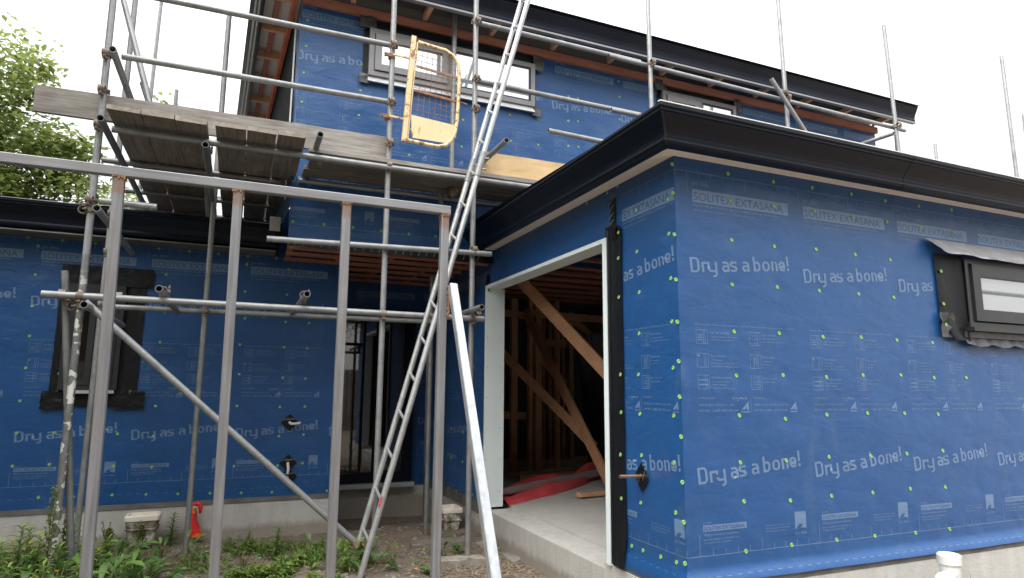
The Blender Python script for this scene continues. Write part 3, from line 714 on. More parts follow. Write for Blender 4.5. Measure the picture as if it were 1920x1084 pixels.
mb.sheet(rows); mb.build('flashing_flap', M['tape_grey'], GWN)
caps_pts = [P(*crop(1660,400,3.873)(q), 1, FY-.03) for q in ((404,420),(423,657),(440,808))]
for p in caps_pts:
    o = bpy.data.objects.new('cap_nail', CAP); COL.objects.link(o); o.parent = GWN
    o.matrix_basis = Matrix.Translation(p-Vector(G.location)-Vector(GWN.location)) @ ROT['F']
# inside: lining walls, framing
IY = 8.9
mb = MB(); mb.box((LX+.02, 10., -.02), (XE, 10.03, 3.0)); mb.box((XE-.03, FY+.05, 0), (XE, 10., 2.6)); mb.box((LX+.02, FY+.03, .07), (LX+.03, DY0-.002, 2.5)); mb.box((LX+.02, DY1+.01, 0), (LX+.03, 10, 2.5))
mb.box((LX+.04, FY+.03, .07), (XE-.04, FY+.04, 2.5)); mb.box((LX+.02, 5.95, 2.72), (XE, 10, 2.74)); mb.build('inside_lining', M['inside'], G)
for i, y in enumerate([4.0, 4.4, 4.8, 5.2, 5.6, 6.0, 6.4, 6.8, 7.2, 7.6, 8.0, 8.4]):
    mb = MB(); mb.bar((LX+.05, y, 2.44), (XE-.05, y, 2.44), .07, .04, (0, 1, 0)); mb.build('ceiling_joist', M['pink_timber'], G)
for x in (2.9, 3.8, 4.7, 5.6, 6.5):
    mb = MB(); mb.bar((x, 3.1, 2.53), (x, 9.9, 2.53), .045, .09, (1, 0, 0)); mb.build('ceiling_batten', M['pink_timber'], G)
def stud(px, w, y, z0=0., z1=2.40, d=.09, name='stud'):
    x = P(px, 800, 1, y).x; mb = MB(); mb.bar((x, y, z0), (x, y, z1), w, d, (1, 0, 0)); mb.build(name, M['pine'], G)
for px, w, y in ((962, .10, 8.3), (993, .055, 8.2), (1008, .10, 8.2), (1070, .08, 9.3), (1055, .05, 9.7), (1030, .07, 9.8), (1018, .05, 9.5), (1044, .06, 8.3)):
    stud(px, w, y)
for px, py, px2, py2, y in ((990, 588, 1140, 600, 8.2), (1000, 640, 1060, 645, 8.28), (945, 587, 985, 592, 8.3), (940, 778, 985, 780, 8.3), (1000, 874, 1110, 862, 9.0), (1075, 600, 1140, 660, 8.6), (1000, 660, 1060, 720, 8.6)):
    mb = MB(); mb.bar(P(px, py, 1, y), P(px2, py2, 1, y), .10, .045); mb.build('nogging', M['pine'], G)

# ---- loose things inside the garage
def tb(label, a, b, w, h, m='pine_brace', name='timber_brace', cat='timber brace'):
    mb = MB(); mb.bar(a, b, w, h, None, 0); return tag(mb.build(name, M[m]), label, cat)
tb('long timber brace sloping from the head of the door opening to the right jamb', P(972, 520, 1, 6.15), P(1150, 712, 1, 5.2), .125, .04)
tb('dark steep timber brace crossing behind the long brace', P(985, 585, 1, 8.0), P(1142, 905, 1, 6.3), .125, .04)
tb('low timber brace running down to meet the steep brace', P(935, 655, 1, 7.4), P(1115, 838, 1, 6.8), .11, .04)
a, b = P(935, 890, 2, .02), P(1128, 877, 2, .02)
mb = MB(); mb.bar(P(938, 889, 2, .025), P(1122, 876, 2, .025), .04, .09, (0, 0, 1)); tag(mb.build('timber_length', M['newply']), 'long pale timber length lying on the garage floor behind the red wrap', 'timber')
mb = MB(); mb.bar(P(972, 895, 2, .025), P(1007, 893, 2, .025), .05, .10, (0, 0, 1)); tag(mb.build('timber_offcut', M['pine']), 'short timber offcut lying on the garage floor in the dark', 'timber')
mb = MB(); mb.bar(P(1000, 898, 2, .02), P(1060, 905, 2, .02), .03, .2, (0, 0, 1)); tag(mb.build('timber_board', M['plank_xd']), 'flat grey board lying on the garage floor', 'timber')
mb = MB(); mb.bar(P(1085, 928, 2, .04), P(1150, 922, 2, .04), .045, .09, (0, 0, 1)); tag(mb.build('timber_length', M['pine']), 'brown timber length lying on the slab in front of the red wrap', 'timber')
for k, (px, w) in enumerate(((1112, .3), (1126, .25), (1134, .2))):
    a = P(px+6, 800, 1, 7.9-k*.2); b = P(px-16, 640, 1, 8.15-k*.2); b.z = 1.9
    a.z = .0
    mb = MB(); mb.bar(a, b, w, .012, (1, .3, 0), seg=6, jit=.004); tag(mb.build('black_sheet', M['black_sheet']), ['glossy black sheet leaning in the garage, leftmost of three', 'glossy black sheet leaning in the garage, middle of three', 'glossy black sheet leaning in the garage, nearest the jamb'][k], 'plastic sheet', 'black sheets leaning in the garage')
# red wrapped bundle
RB = thing('red_bundle', 'bright red plastic wrap folded round a grey channel on the garage floor', 'wrapped bundle', (3.4, 6.8, 0))
A0, A1 = P(938, 946, 2, .0), P(1160, 897, 2, .0)
def fold(a, b, width, h, seed, mb, twist=.0, nn=40, mm=10):
    d = (b-a); n = Vector((-d.y, d.x, 0)).normalized(); rows = []
    for i in range(nn+1):
        t = i/nn; c = a+d*t; r = []
        for j in range(mm+1):
            s = j/mm; e = 4*s*(1-s)
            w = width*(.55+.45*math.sin(PI*min(1, max(0, (t+.12)*.9))))
            z = h*e*(1+.5*noise.noise(Vector((t*5, s*2, seed))))*(.5+t*.6)+.004+.016*noise.noise(Vector((t*13, s*5, seed)))*e
            r.append(c+n*(w*(s-.5)+.02*noise.noise(Vector((t*6, s, seed+4))))+Vector((0, 0, max(.003, z))))
        rows.append(r)
    mb.sheet(rows)
mb = MB(); nrm = Vector((-(A1-A0).y, (A1-A0).x, 0)).normalized()
fold(A0+nrm*.30, A1+nrm*.26, .26, .16, 2.2, mb); o = mb.build('red_wrap', M['redwrap'], RB)
mb = MB(); fold(A0-nrm*.02, A0+(A1-A0)*.72+nrm*.12, .24, .10, 5.5, mb); mb.build('red_wrap', M['redwrap'], RB)
mb = MB(); mb.bar(A0+nrm*.12+Vector((0,0,.09)), A1+nrm*.10+Vector((0,0,.10)), .07, .05, (0, 0, 1)); mb.build('channel', M['grey_channel'], RB)

# ================================================================== SINGLE STOREY WING
W = thing('single_storey_wing', 'low single storey wing with black gutter behind the scaffold, wrapped in dark blue sheet', 'house wing', (-1.5, 8, -.28))
WR = P(637, 800, 1, WY).x
dW = ndisp(7.7, .006, [(p.x, p.z) for p in Wn])
W3 = lambda u, v, d: (u, WY-d, v)
wall('front_wall', W, -4.2, WR, .075, 2.56, W3, .03, .025, dW, .04, clips=[(-2.9, WR, .075, 2.56)])
mb = MB(); mb.box((-4.2, WY-.01, -.6), (WR, WY+.15, .03)); mb.box((-4.2, WY+.1, .03), (WR-.01, WY+.14, 2.55)); mb.box((WR-.02, WY+.15, -.6), (WR, 8.3, -.02)); mb.box((WR, 8.26, -.6), (LX-.004, 8.42, -.09)); mb.build('foundation', M['concrete'], W)
mb = MB(); mb.box((-4.2, WY-.018, .032), (WR, WY+.05, .074)); mb.build('base_strip', M['base_strip'], W)
dR = ndisp(2.2, .004)
wall('side_wall', W, WY+.02, 8.3, -.02, 2.5, lambda u, v, d: (WR+d, u, v), 6.6, .025, dR, .06)
wall('porch_wall', W, WR+.002, LX-.003, -.08, 2.60, lambda u, v, d: (u, 8.28-d, v), 1.32, .05, ndisp(9.1, .003), .06, holes=[(WR+.04, 2.12, -.2, 2.12)])
gutter('gutter', W, lambda o: [(-4.5, WY-.02-o), (.29, WY-.02-o)], None, 2.50, .92)
mb = MB(); mb.box((.29, WY-.36, 2.47), (.315, WY-.03, 2.74)); mb.build('gutter_end', M['gutter'], W)
mb = MB(); mb.box((.20, WY-.37, 2.66), (.30, WY-.345, 2.80)); mb.build('flashing', M['white_strip'], W)
mb = MB(); mb.box((-4.5, WY-.27, 2.47), (.28, WY-.005, 2.482)); mb.build('soffit', M['base_strip'], W)
mb = MB(); mb.box((-4.5, WY-.20, 2.484), (.28, WY-.12, 2.68)); mb.build('fascia', M['gutter'], W)
mb = MB(); n = 100
rows = []
for y, z in ((WY-.34, 2.735), (WY-.32, 2.745), (14, 2.95)):
    rows.append([(-4.5+4.78*i/n, y, z+.012*(1 if i % 20 in (9, 10) else 0)) for i in range(n+1)])
mb.sheet(rows, smooth=False); mb.build('roof', M['roof'], W)
mb = MB(); mb.box((-4.2, WY+.2, -.3), (-4.15, 14, 2.6)); mb.box((-4.2, 13.9, -.3), (.2, 14, 2.8)); mb.build('back_wall', M['wrap_under'], W)
caps(W, [W3(p.x, p.z, dW(p.x, p.z)+.002) for p in Wn], 'F'); caps(W, [p+Vector((0, -.018, 0)) for p in Wtape], 'F')
# tall window
TW = thing('window', None, None, (0, 0, 0)); TW.parent = W; TW.location = Vector((-1.18, WY, 1.6))-Vector(W.location)
mb = MB()
def crumple(x0, x1, z0, z1, yo, seed, amp=.008, nx=10, nz=10, shear=0.):
    return [[(x0+(x1-x0)*i/nx+shear*(j/nz)+.008*noise.noise(Vector((j*.7, i, seed))), WY-yo-amp*(1+noise.noise(Vector((i*.6, j*.6, seed)))), z0+(z1-z0)*j/nz+.008*noise.noise(Vector((i*.7, seed, j)))) for i in range(nx+1)] for j in range(nz+1)]
mb.sheet(crumple(-1.53, -1.44, 1.0, 2.12, .008, 1, nz=20)); mb.sheet(crumple(-1.02, -.845, 1.0, 2.10, .008, 2, nz=20)); mb.sheet(crumple(-1.53, -.79, 2.06, 2.24, .016, 3, .012, 20, 5))
mb.sheet(crumple(-1.58, -1.36, .93, 1.09, .02, 4, .014)); mb.sheet(crumple(-1.04, -.775, .93, 1.09, .02, 5, .014)); mb.sheet(crumple(-1.40, -1.0, .95, 1.06, .012, 6, .006))
mb.build('flashing_tape', M['tape'], TW)
mb = MB(); frame_rect(mb, -1.46, -1.005, 1.10, 2.06, .045, WY-.065, WY-.02); mb.box((-1.22, WY-.06, 1.145), (-1.17, WY-.02, 2.015)); mb.build('frame', M['frame_black'], TW)
mb = MB(); frame_rect(mb, -1.415, -1.22, 1.145, 2.015, .05, WY-.075, WY-.03); frame_rect(mb, -1.17, -1.05, 1.145, 2.015, .03, WY-.075, WY-.03); mb.build('sash', M['frame_black'], TW)
mb = MB(); mb.box((-1.365, WY-.05, 1.195), (-1.27, WY-.045, 1.965)); mb.box((-1.14, WY-.05, 1.175), (-1.08, WY-.045, 1.985)); mb.build('glass', M['glass_dark'], TW)
mb = MB(); mb.box((-1.40, WY-.085, 1.068), (-1.02, WY-.03, 1.096)); mb.build('sill', M['grey_channel'], TW)
mb = MB(); mb.box((-1.10, WY-.080, 1.945), (-1.03, WY-.077, 2.0)); mb.build('sticker', M['white_strip'], TW)
# pipe patches with conduits
def patch(c, s, seed, pts):
    mb = MB(); mb.sheet([[(c.x+(i-j)*s/6, WY-.010-.004*noise.noise(Vector((i, j, seed))), c.z+(i+j-6)*s/6) for i in range(7)] for j in range(7)])
    for k in (-.3, .15, .5): mb.add([(c.x+k*s-.04, WY-.018, c.z+.02), (c.x+k*s+.02, WY-.018, c.z+.035), (c.x+k*s+.02, WY-.018, c.z+.044), (c.x+k*s-.04, WY-.018, c.z+.028)], [(0,1,2,3)], 1)
    mb.build('pipe_patch', [M['tape'], M['base_strip']], W)
    mb = MB(); mb.path([c+Vector(p) for p in pts], .013, 10); mb.build('conduit', M['conduit'], W)
patch(P(543, 792, 1, WY), .085, 1, [(0, 0, 0), (0, -.03, -.005), (.01, -.05, -.012), (.05, -.06, -.012), (.10, -.07, -.004)])
patch(P(540, 868, 1, WY), .085, 2, [(0, 0, 0), (-.005, -.03, -.005), (0, -.045, -.03), (.002, -.05, -.07), (-.004, -.055, -.105)])
patch(P(540, 894, 1, WY), .085, 3, [(-.005, 0, 0), (-.01, -.03, -.005), (-.006, -.045, -.03), (.004, -.05, -.06), (.016, -.055, -.085)])
# entry door
ED = thing('entry_door', 'black glazed entry door set back in the dark porch', 'door', (1.65, 8.25, 0))
dx0, dx1 = WR+.045, 2.115
mb = MB(); frame_rect(mb, dx0, dx1, -.02, 2.11, .12, 8.19, 8.30); mb.box((1.40+.22, 8.2, .10), (1.40+.26, 8.28, 1.99)); mb.build('frame', M['gutter'], ED)
mb = MB(); mb.box((dx0+.1, 8.24, .08), (1.62, 8.246, 2.01)); mb.box((1.66, 8.24, .08), (dx1-.1, 8.246, 2.01)); mb.build('glass', M['glass_dark'], ED)
mb = MB(); mb.box((dx0-.02, 8.12, -.075), (dx1+.02, 8.30, -.022)); mb.build('sill', M['grey_channel'], ED)
mb = MB(); mb.bar((1.64, 8.16, .75), (1.64, 8.16, 1.55), .02, .02, (1, 0, 0)); mb.build('handle', M['frame_grey'], ED)

# ================================================================== UPPER STOREY
U = thing('upper_storey', 'upper storey with black eaves and two windows behind the scaffold, wrapped in bright blue sheet', 'house storey', (4, 9, 2.4))
UX0, UX1, UZ1 = .34, 8.05, 4.84
dU = ndisp(12.5, .006, [(p.x, p.z) for p in Un])
def dU2(u, v):
    d = dU(u, v)
    if v < 2.72:
        t = (2.72-v)/.3
        d += .022*t*noise.noise(Vector((u*1.1+v*1.5, v*9, 1.5)))+.012*t*noise.noise(Vector((u*3, v*16, 6)))
    return d
wall('front_wall', U, UX0, UX1, 2.43, UZ1, lambda u, v, d: (u, UY-d, v), .31, 2.345, dU2, .035, clips=[(UX0, UX1, 2.43, UZ1-.04)])
mb = MB(); mb.sheet([[(UX0+.01+1.95*i/60, UY-.022-.01*noise.noise(Vector((i*.3, j, 0))), 2.375+.07*j+.02*noise.noise(Vector((i*.15, 5, 0)))) for i in range(61)] for j in range(2)])
for i in range(0, 24): 
    x = UX0+.05+i*.075; mb.add([(x, UY-.038, 2.385), (x+.01, UY-.038, 2.385), (x+.03, UY-.038, 2.44), (x+.022, UY-.038, 2.44)], [(0,1,2,3)], 1)
mb.build('hem_tape', [M['tape'], M['base_strip']], U)
k_ = .04
sx = lambda y: UX0-k_*(y-UY)
wall('side_wall', U, UY, UY+8, 2.75, UZ1, lambda u, v, d: (sx(u)-d, u, v), 6.0, 2.345, ndisp(3.9, .012), .08)
mb = MB(); mb.add([(sx(6.12)-.03, 6.12, 3.32), (sx(13)-.03, 13, 3.32), (sx(13)-.03, 13, UZ1), (sx(6.3)-.03, 6.3, UZ1)], [(0,3,2,1)]); mb.build('open_side_lining', M['wrap_under'], U)
mb = MB(); mb.bar((sx(6.10)-.03, 6.10, 2.85), (sx(6.10)-.03, 6.10, 4.55), .05, .012, (0, 1, 0)); mb.build('corner_strip', M['white_strip'], U)
mb = MB(); mb.box((UX1-.01, UY+.001, 2.7), (UX1, 13.9, UZ1)); mb.box((0.1, 13.9, 2.7), (UX1, 13.95, UZ1)); mb.box((UX0+.02, UY+.04, 2.5), (UX1-.03, UY+.06, UZ1-.02)); mb.build('back_wall', M['membrane'], U)
UE = UX1+.32
gutter('gutter', U, lambda o: [(UX0-o-k_*8, UY+8), (UX0-o, UY-o-.03), (UE, UY-o-.03)], None, 4.80, .86, 1.2, .55)
mb = MB(); mb.box((UX0+.0, UY-.05, 4.715), (UX1, UY-.006, 4.80)); mb.build('wall_plate', M['pink_timber'], U)
mb = MB(); mb.bar((sx(UY-.05)-.06, UY-.05, 4.77), (sx(13.8)-.06, 13.8, 4.77), .11, .04, (0, 0, 1)); mb.build('wall_plate', M['red_timber'], U)
mb = MB(); mb.box((UX0-.1, UY-.30, 4.825), (UE-.02, UY-.285, 4.97)); mb.box((UX0-.1, UY-.284, 4.90), (UE-.02, UY-.05, 4.91)); mb.build('eave_lining', M['darksoffit'], U)
mb = MB(); mb.add([(sx(5.6)-.40, 5.6, 4.93), (sx(13.9)-.40, 13.9, 4.93), (sx(13.9)+.05, 13.9, 4.93), (sx(5.6)+.05, 5.6, 4.93)], [(0,1,2,3), (3,2,1,0)][:1]); mb.build('eave_lining', M['white_strip'], U)
for i in range(11):
    x = .8+i*.72; mb = MB(); mb.bar((x, UY-.28, 4.86), (x, UY-.02, 4.86), .045, .07, (1, 0, 0)); mb.build('rafter', M['pine'], U)
for i in range(11):
    y = 6.1+i*.62; mb = MB(); mb.bar((sx(y)-.36, y, 4.86), (sx(y)-.05, y, 4.86), .045, .09, (0, 1, 0)); mb.build('rafter', M['pine'], U)
mb = MB(); mb.bar((sx(6)-.2, 6, 4.87), (sx(13.5)-.2, 13.5, 4.87), .05, .04, (1, 0, 0)); mb.build('eave_batten', M['pink_timber'], U)
mb = MB(); mb.add([(UX0-.42, UY-.46, 5.012), (UE, UY-.46, 5.012), (UE, 14, 5.4), (UX0-.75, 14, 5.4)], [(0,1,2,3)]); mb.add([(UX0-.42, UY-.44, 5.0), (UE, UY-.44, 5.0), (UE, 14, 5.38), (UX0-.75, 14, 5.38)], [(3,2,1,0)]); mb.build('roof', M['roof'], U)
mb = MB(); mb.bar((UX0-.34, UY-.37, 4.788), (UE-.02, UY-.37, 4.788), .022, .05, (0, 0, 1)); mb.build('eave_trim', M['frame_grey'], U)
# floor over the porch: pink battens under dark floor sheet
mb = MB(); mb.box((UX0+.05, UY+.03, 2.57), (LX-.01, 8.27, 2.59)); mb.build('floor_sheet', M['wrap_under'], U)
for y in (6.0, 6.28, 6.58, 6.88, 7.2, 7.55, 7.9):
    xa = UX0+.03 if y < 6.9 else WR+.03
    mb = MB(); mb.box((xa, y-.04, 2.43 if y > 6.1 else 2.375), (LX-.02, y+.04, 2.458)); mb.build('floor_joist', M['pink_timber'], U)
for x in (.40, .9, 1.4, 1.9, 2.25):
    y1 = 6.90 if x < WR else 8.2
    mb = MB(); mb.box((x-.022, 5.96, 2.46), (x+.022, y1, 2.56)); mb.build('floor_joist', M['pink_timber'], U)
caps(U, [Vector((p.x, UY-dU2(p.x, p.z)-.002, p.z)) for p in Un], 'F')
def uwindow(x0, x1, z0, z1, mull):
    w = thing('window', None, None, (0, 0, 0)); w.parent = U; w.location = Vector(((x0+x1)/2, UY, (z0+z1)/2))-Vector(U.location)
    Y = UY
    mb = MB(); frame_rect(mb, x0, x1, z0, z1, .05, Y-.06, Y-.012); mb.box((mull-.03, Y-.058, z0+.05), (mull+.03, Y-.014, z1-.05)); mb.build('frame', M['frame_grey'], w)
    mb = MB(); frame_rect(mb, x0+.055, mull-.035, z0+.055, z1-.055, .065, Y-.078, Y-.03); mb.build('sash', M['frame_grey'], w)
    mb = MB(); frame_rect(mb, mull+.03, x1-.05, z0+.05, z1-.05, .02, Y-.050, Y-.02); mb.build('glazing_bead', M['frame_black'], w)
    mb = MB(); mb.box((x0+.12, Y-.056, z0+.12), (mull-.1, Y-.05, z1-.12)); mb.box((mull+.05, Y-.044, z0+.07), (x1-.07, Y-.04, z1-.07)); mb.build('glass', M['glass_bright'], w)
    def cr(a, b, c, d, yo, seed, amp=.008, nx=24, nz=5):
        return [[(a+(b-a)*i/nx, Y-yo-amp*(1+noise.noise(Vector((i*.5, j*.7, seed)))), c+(d-c)*j/nz+.008*noise.noise(Vector((i*.6, seed, j)))) for i in range(nx+1)] for j in range(nz+1)]
    mb = MB(); mb.sheet(cr(x0-.03, x1+.06, z1-.01, z1+.12, .012, x0, .012)); mb.sheet(cr(x0-.05, x0+.01, z0, z1, .008, x0+1, .004, 3, 8)); mb.sheet(cr(x1-.01, x1+.03, z0, z1, .008, x0+1, .004, 3, 8)); mb.build('flashing_tape', M['tape'], w)
    for q in ((x0-.10, x0+.06, z1, z1+.13, .04, x0+2, .012, 5), (x1-.02, x1+.10, z1-.06, z1+.10, .04, x0+3, .012, 5), (x0-.08, x0+.02, z0-.08, z0+.02, .02, 3, .012, 4), (x1-.02, x1+.08, z0-.09, z0+.01, .02, 5, .012, 4)):
        mb = MB(); mb.sheet(cr(*q)); mb.build('flashing_tape', M['tape_mid'], w)
    mb = MB(); mb.box((x0, Y-.035, z0-.055), (x1, Y-.014, z0-.002)); mb.box((x0, Y-.055, z0-.06), (x1, Y-.036, z0-.045)); mb.build('sill_tray', M['silver'], w)
uwindow(.972, 2.74, 4.115, 4.60, 1.80)
uwindow(4.40, 5.50, 4.13, 4.635, 4.95)

# ================================================================== SCAFFOLDING
TR, TI = .0242, .0205
def T(parent, name, a, b, m='galv', r=TR): 
    mb = MB(); mb.tube(a, b, r, TI if r == TR else r*.8, 16); return mb.build(name, M[m], parent)
def coupler(parent, p, da, db, seed=0, m='rustdark'):
    """two forged collars with bolt, nut and flap joining tubes of directions da, db that cross near p"""
    p = Vector(p); da = Vector(da).normalized(); db = Vector(db).normalized(); rnd = random.Random(seed)
    n = da.cross(db).normalized()
    if n.y > 0: n = -n
    mb = MB()
    for d, c in ((da, p), (db, p+n*.048)):
        mb.tube(c-d*.022, c+d*.022, TR+.0055, TR+.0005, 14)
        mb.tube(c-d*.006, c+d*.006, TR+.009, TR+.001, 14)
        s = d.cross(n).normalized(); 
        q = c+s*(TR+.014)
        mb.bar(q-d*.017, q+d*.017, .022, .016, n)
        mb.tube(q-n*.024, q+n*.046, .0055, n=8); mb.tube(q+n*.022, q+n*.034, .0105, n=6)
    return mb.build('coupler', M[m], parent)
X, Y_, Z = Vector((1,0,0)), Vector((0,1,0)), Vector((0,0,1))
S = thing('scaffold', 'galvanised tube scaffold with rusty clamps standing in front of the entry and low wing', 'scaffold', (.4, 5.8, -.25))
yf, yr = 5.25, 6.40
# standards
T(S, 'standard', (-1.03, yf, gz(-1.03, yf)), (-1.03, yf, 2.05), 'splotch'); T(S, 'standard', (-1.03, yf, 2.05), (-1.045, yf, 5.2))
T(S, 'standard', (-1.11, yr, gz(-1.1, yr)), (-1.09, yr, 5.6), 'galv')
T(S, 'standard', (1.075, yf, gz(1.075, yf)), (1.07, yf, 5.3)); T(S, 'standard', (1.85, yf, gz(1.85, yf)), (1.84, yf, 5.4))
T(S, 'standard', (-.30, yr, gz(-.3, yr)), (-.30, yr, 4.72))
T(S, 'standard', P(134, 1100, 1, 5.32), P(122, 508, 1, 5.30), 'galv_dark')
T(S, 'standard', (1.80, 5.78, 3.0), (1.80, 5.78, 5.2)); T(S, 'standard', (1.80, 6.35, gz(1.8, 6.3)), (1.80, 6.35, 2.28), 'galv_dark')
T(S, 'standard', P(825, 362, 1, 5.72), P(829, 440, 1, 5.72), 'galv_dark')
# ledgers and guardrails along X; front ones sit on the camera side of the standards
yl = yf-.05
def ledger(name, px0, px1, y, m='galv'):
    a, b = P(*px0, 1, y), P(*px1, 1, y); z = (a.z+b.z)/2; return T(S, name, (a.x, y, a.z*.5+z*.5), (b.x, y, b.z*.5+z*.5), m)
ledger('ledger', (78, 549), (907, 600), yl); ledger('ledger', (500, 453), (921, 472), yl)
ledger('ledger', (210, 243), (1000, 351), yl); ledger('ledger', (186, 376), (294, 389), yl)
ledger('guardrail', (228, 108), (728, 189), yl+.1); ledger('guardrail', (250, -10), (735, 83), yl+.1)
ledger('guardrail', (893, 151), (1200, 216), yl+.1); ledger('guardrail', (885, 40), (1200, 117), yl+.1)
T(S, 'ledger', (-1.13, yr+.05, 1.815), (1.80, yr-.10, 1.805)); 
T(S, 'transom', P(1028, 245, 1, yl), P(1130, 266, 1, yl))
# transoms along Y, open ends toward the viewer
def trans(px, py, y0, y1, name='transom', m='galv', dz=0.):
    a = P(px, py, 1, y0); return T(S, name, a, (a.x, y1, a.z+dz), m)
trans(298, 541, 4.95, 6.5); trans(576, 551, 4.95, 6.5); trans(904, 576, 4.92, 5.75); trans(157, 571, 4.92, 6.5)
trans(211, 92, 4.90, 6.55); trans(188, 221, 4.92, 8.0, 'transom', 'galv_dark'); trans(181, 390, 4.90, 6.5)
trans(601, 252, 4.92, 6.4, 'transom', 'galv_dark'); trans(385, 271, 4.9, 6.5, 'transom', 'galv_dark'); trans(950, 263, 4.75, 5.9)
trans(268, 157, 5.9, 7.6)
# transverse bearers under the left platform
for px0, px1, y in (((236, 298), (385, 314), 6.05), ((250, 358), (440, 372), 6.95), ((262, 392), (470, 408), 7.65)):
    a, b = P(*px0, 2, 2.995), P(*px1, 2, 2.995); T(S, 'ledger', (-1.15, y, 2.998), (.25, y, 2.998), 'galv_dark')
T(S, 'ledger', (.40, 5.89, 2.985), (2.45, 5.87, 2.985), 'galv')
# braces
T(S, 'brace', P(160, 566, 1, yl-.06), P(712, 1058, 1, yl-.06)); T(S, 'brace', P(232, 2, 1, 6.0), P(281, 195, 1, 5.6), 'galv_dark')
T(S, 'brace', P(383, 270, 1, 6.2), P(391, 405, 1, 6.6), 'galv_dark')
cps = [(-1.03, yf, 1.75, Z, X), (-1.145, yf+.05, 1.765, Z, X), (-1.03, yf, 1.68, Z, Y_), (1.07, yf, 1.735, Z, X), (1.845, yf, 1.73, Z, X), (1.845, yf, 2.345, Z, X), (-1.04, yf, 3.0, Z, X), (-1.04, yf, 3.27, Z, X), (-1.04, yf, 3.55, Z, X), (1.07, yf, 3.0, Z, X), (1.07, yf, 3.21, Z, X), (1.07, yf, 3.58, Z, X), (1.07, yf, 4.11, Z, X), (1.845, yf, 3.95, Z, X), (1.845, yf, 4.52, Z, X), (1.845, yf, 3.66, Z, X), (-1.04, yf, 2.44, Z, X), (-1.03, yf, 2.37, Z, Y_), (-1.1, yr, 2.28, Z, X), (-1.1, yr, 1.82, Z, X), (-.30, yr, 1.81, Z, X), (-1.1, yr, 2.62, Z, X)]
for i, (x, y, z, a, b) in enumerate(cps): coupler(S, (x, y, z), a, b, i)
for px, py in ((304, 556), (570, 563), (900, 588), (600, 300), (385, 290)):
    p = P(px, py, 1, yl); coupler(S, p+Vector((0, .05, 0)), X, Y_, px)
p = P(598, 292, 1, yl); 
for px, py in ((668, 1018), (710, 1055)):
    coupler(S, P(px, py, 1, yl-.05), (1, 0, -.9), Z, px, 'rust')
T(S, 'coupler_stub', P(840, 366, 1, 5.65), P(855, 355, 1, 5.65), 'rustdark', .05)
# right-hand scaffold standing above the garage roof
S2 = thing('scaffold', 'galvanised tube scaffold rising above the garage roof in front of the upper storey', 'scaffold', (6.5, 5.3, 2.7))
def T2(name, a, b, m='galv'): return T(S2, name, a, b, m)
T2('standard', (3.80, yf, 2.70), (3.78, yf, 5.6)); T2('standard', (5.72, yf, 2.70), (5.64, yf, 6.3)); T2('standard', (7.62, yf, 2.70), (7.48, yf, 5.87))
T2('standard', (10.02, yf, 2.70), (9.96, yf, 5.99)); T2('standard', (10.30, yf, 2.70), (10.34, yf, 5.16))
T2('guardrail', (3.3, yl+.08, 4.53), (7.78, yl+.1, 4.49)); T2('brace', P(1446, 148, 1, yl-.03), P(1520, 263, 1, yl-.03))
a = P(1676, 250, 1, 4.95); T2('transom', a, a+Vector((-.12, 1.0, -.0))); T2('transom', (3.3, yl+.05, 3.93), (3.62, yl+.05, 3.93))
T2('standard', P(1680, 250, 1, 5.6), P(1683, 290, 1, 5.6)); T2('standard', P(1753, 270, 1, 6.5), P(1758, 318, 1, 6.5))
for i, (x, z) in enumerate(((3.79, 4.53), (5.67, 4.51), (7.53, 4.49))): coupler(S2, (x, yf, z), Z, X, i)
coupler(S2, P(1467, 175, 1, yf), Z, (.5, 0, -.9), 4)
# far scaffold behind the low wing
S3 = thing('scaffold', 'thin far scaffold uprights standing behind the low wing under the pale sky', 'scaffold', (-1, 10, 0))
def T3(a, b): mb = MB(); mb.tube(a, b, .024, n=10); mb.build('standard', M['galv'], S3)
T3((-1.28, 9, 2.8), (-1.24, 9, 6.6)); T3((-.97, 9, 2.8), (-.97, 9, 4.97)); T3((-.2, 10.5, 2.8), (-.25, 10.5, 4.6)); T3((.05, 11, 2.8), (-.02, 11, 4.4)); T3((-.7, 10, 2.8), (-.78, 10, 4.4))
mb = MB(); mb.tube((-1.5, 10.4, 3.95), (.3, 10.4, 3.98), .024, n=10); mb.build('guardrail', M['galv'], S3)

# planks
def plank_y(px0, px1, y0, y1, z, label, grp):
    xa, xb = px0, px1; mb = MB(); w = xb-xa
    mb.bar(((xa+xb)/2, y0, z+.019), ((xa+xb)/2+random.uniform(-.015, .015), y1, z+.019), w, .038, (1, 0, 0), 0, 1, 14, .0025)
    return tag(mb.build('scaffold_plank', [M['plank_y'], M['plank_end']]), label, 'scaffold plank', grp)
gl = 'scaffold planks running away from the viewer on the left platform'
for k, (a, b) in enumerate(((-.95, -.743), (-.741, -.532), (-.530, -.32))): plank_y(a, b, 4.95+.008*k, 7.8, 3.028, ['grey plank at the left edge of the left platform', 'grey plank, middle of the left trio on the platform', 'grey plank at the right of the left trio, beside the gap'][k], gl)
for k, (a, b) in enumerate(((-.265, -.055), (-.048, .16), (.168, .37))): plank_y(a, b, 4.96-.006*k, 7.75, 3.028, ['grey plank just right of the gap in the platform', 'grey plank, middle of the right trio on the platform', 'grey plank at the right end of the right trio'][k], gl)
gx = 'scaffold planks running sideways under the yellow gate'
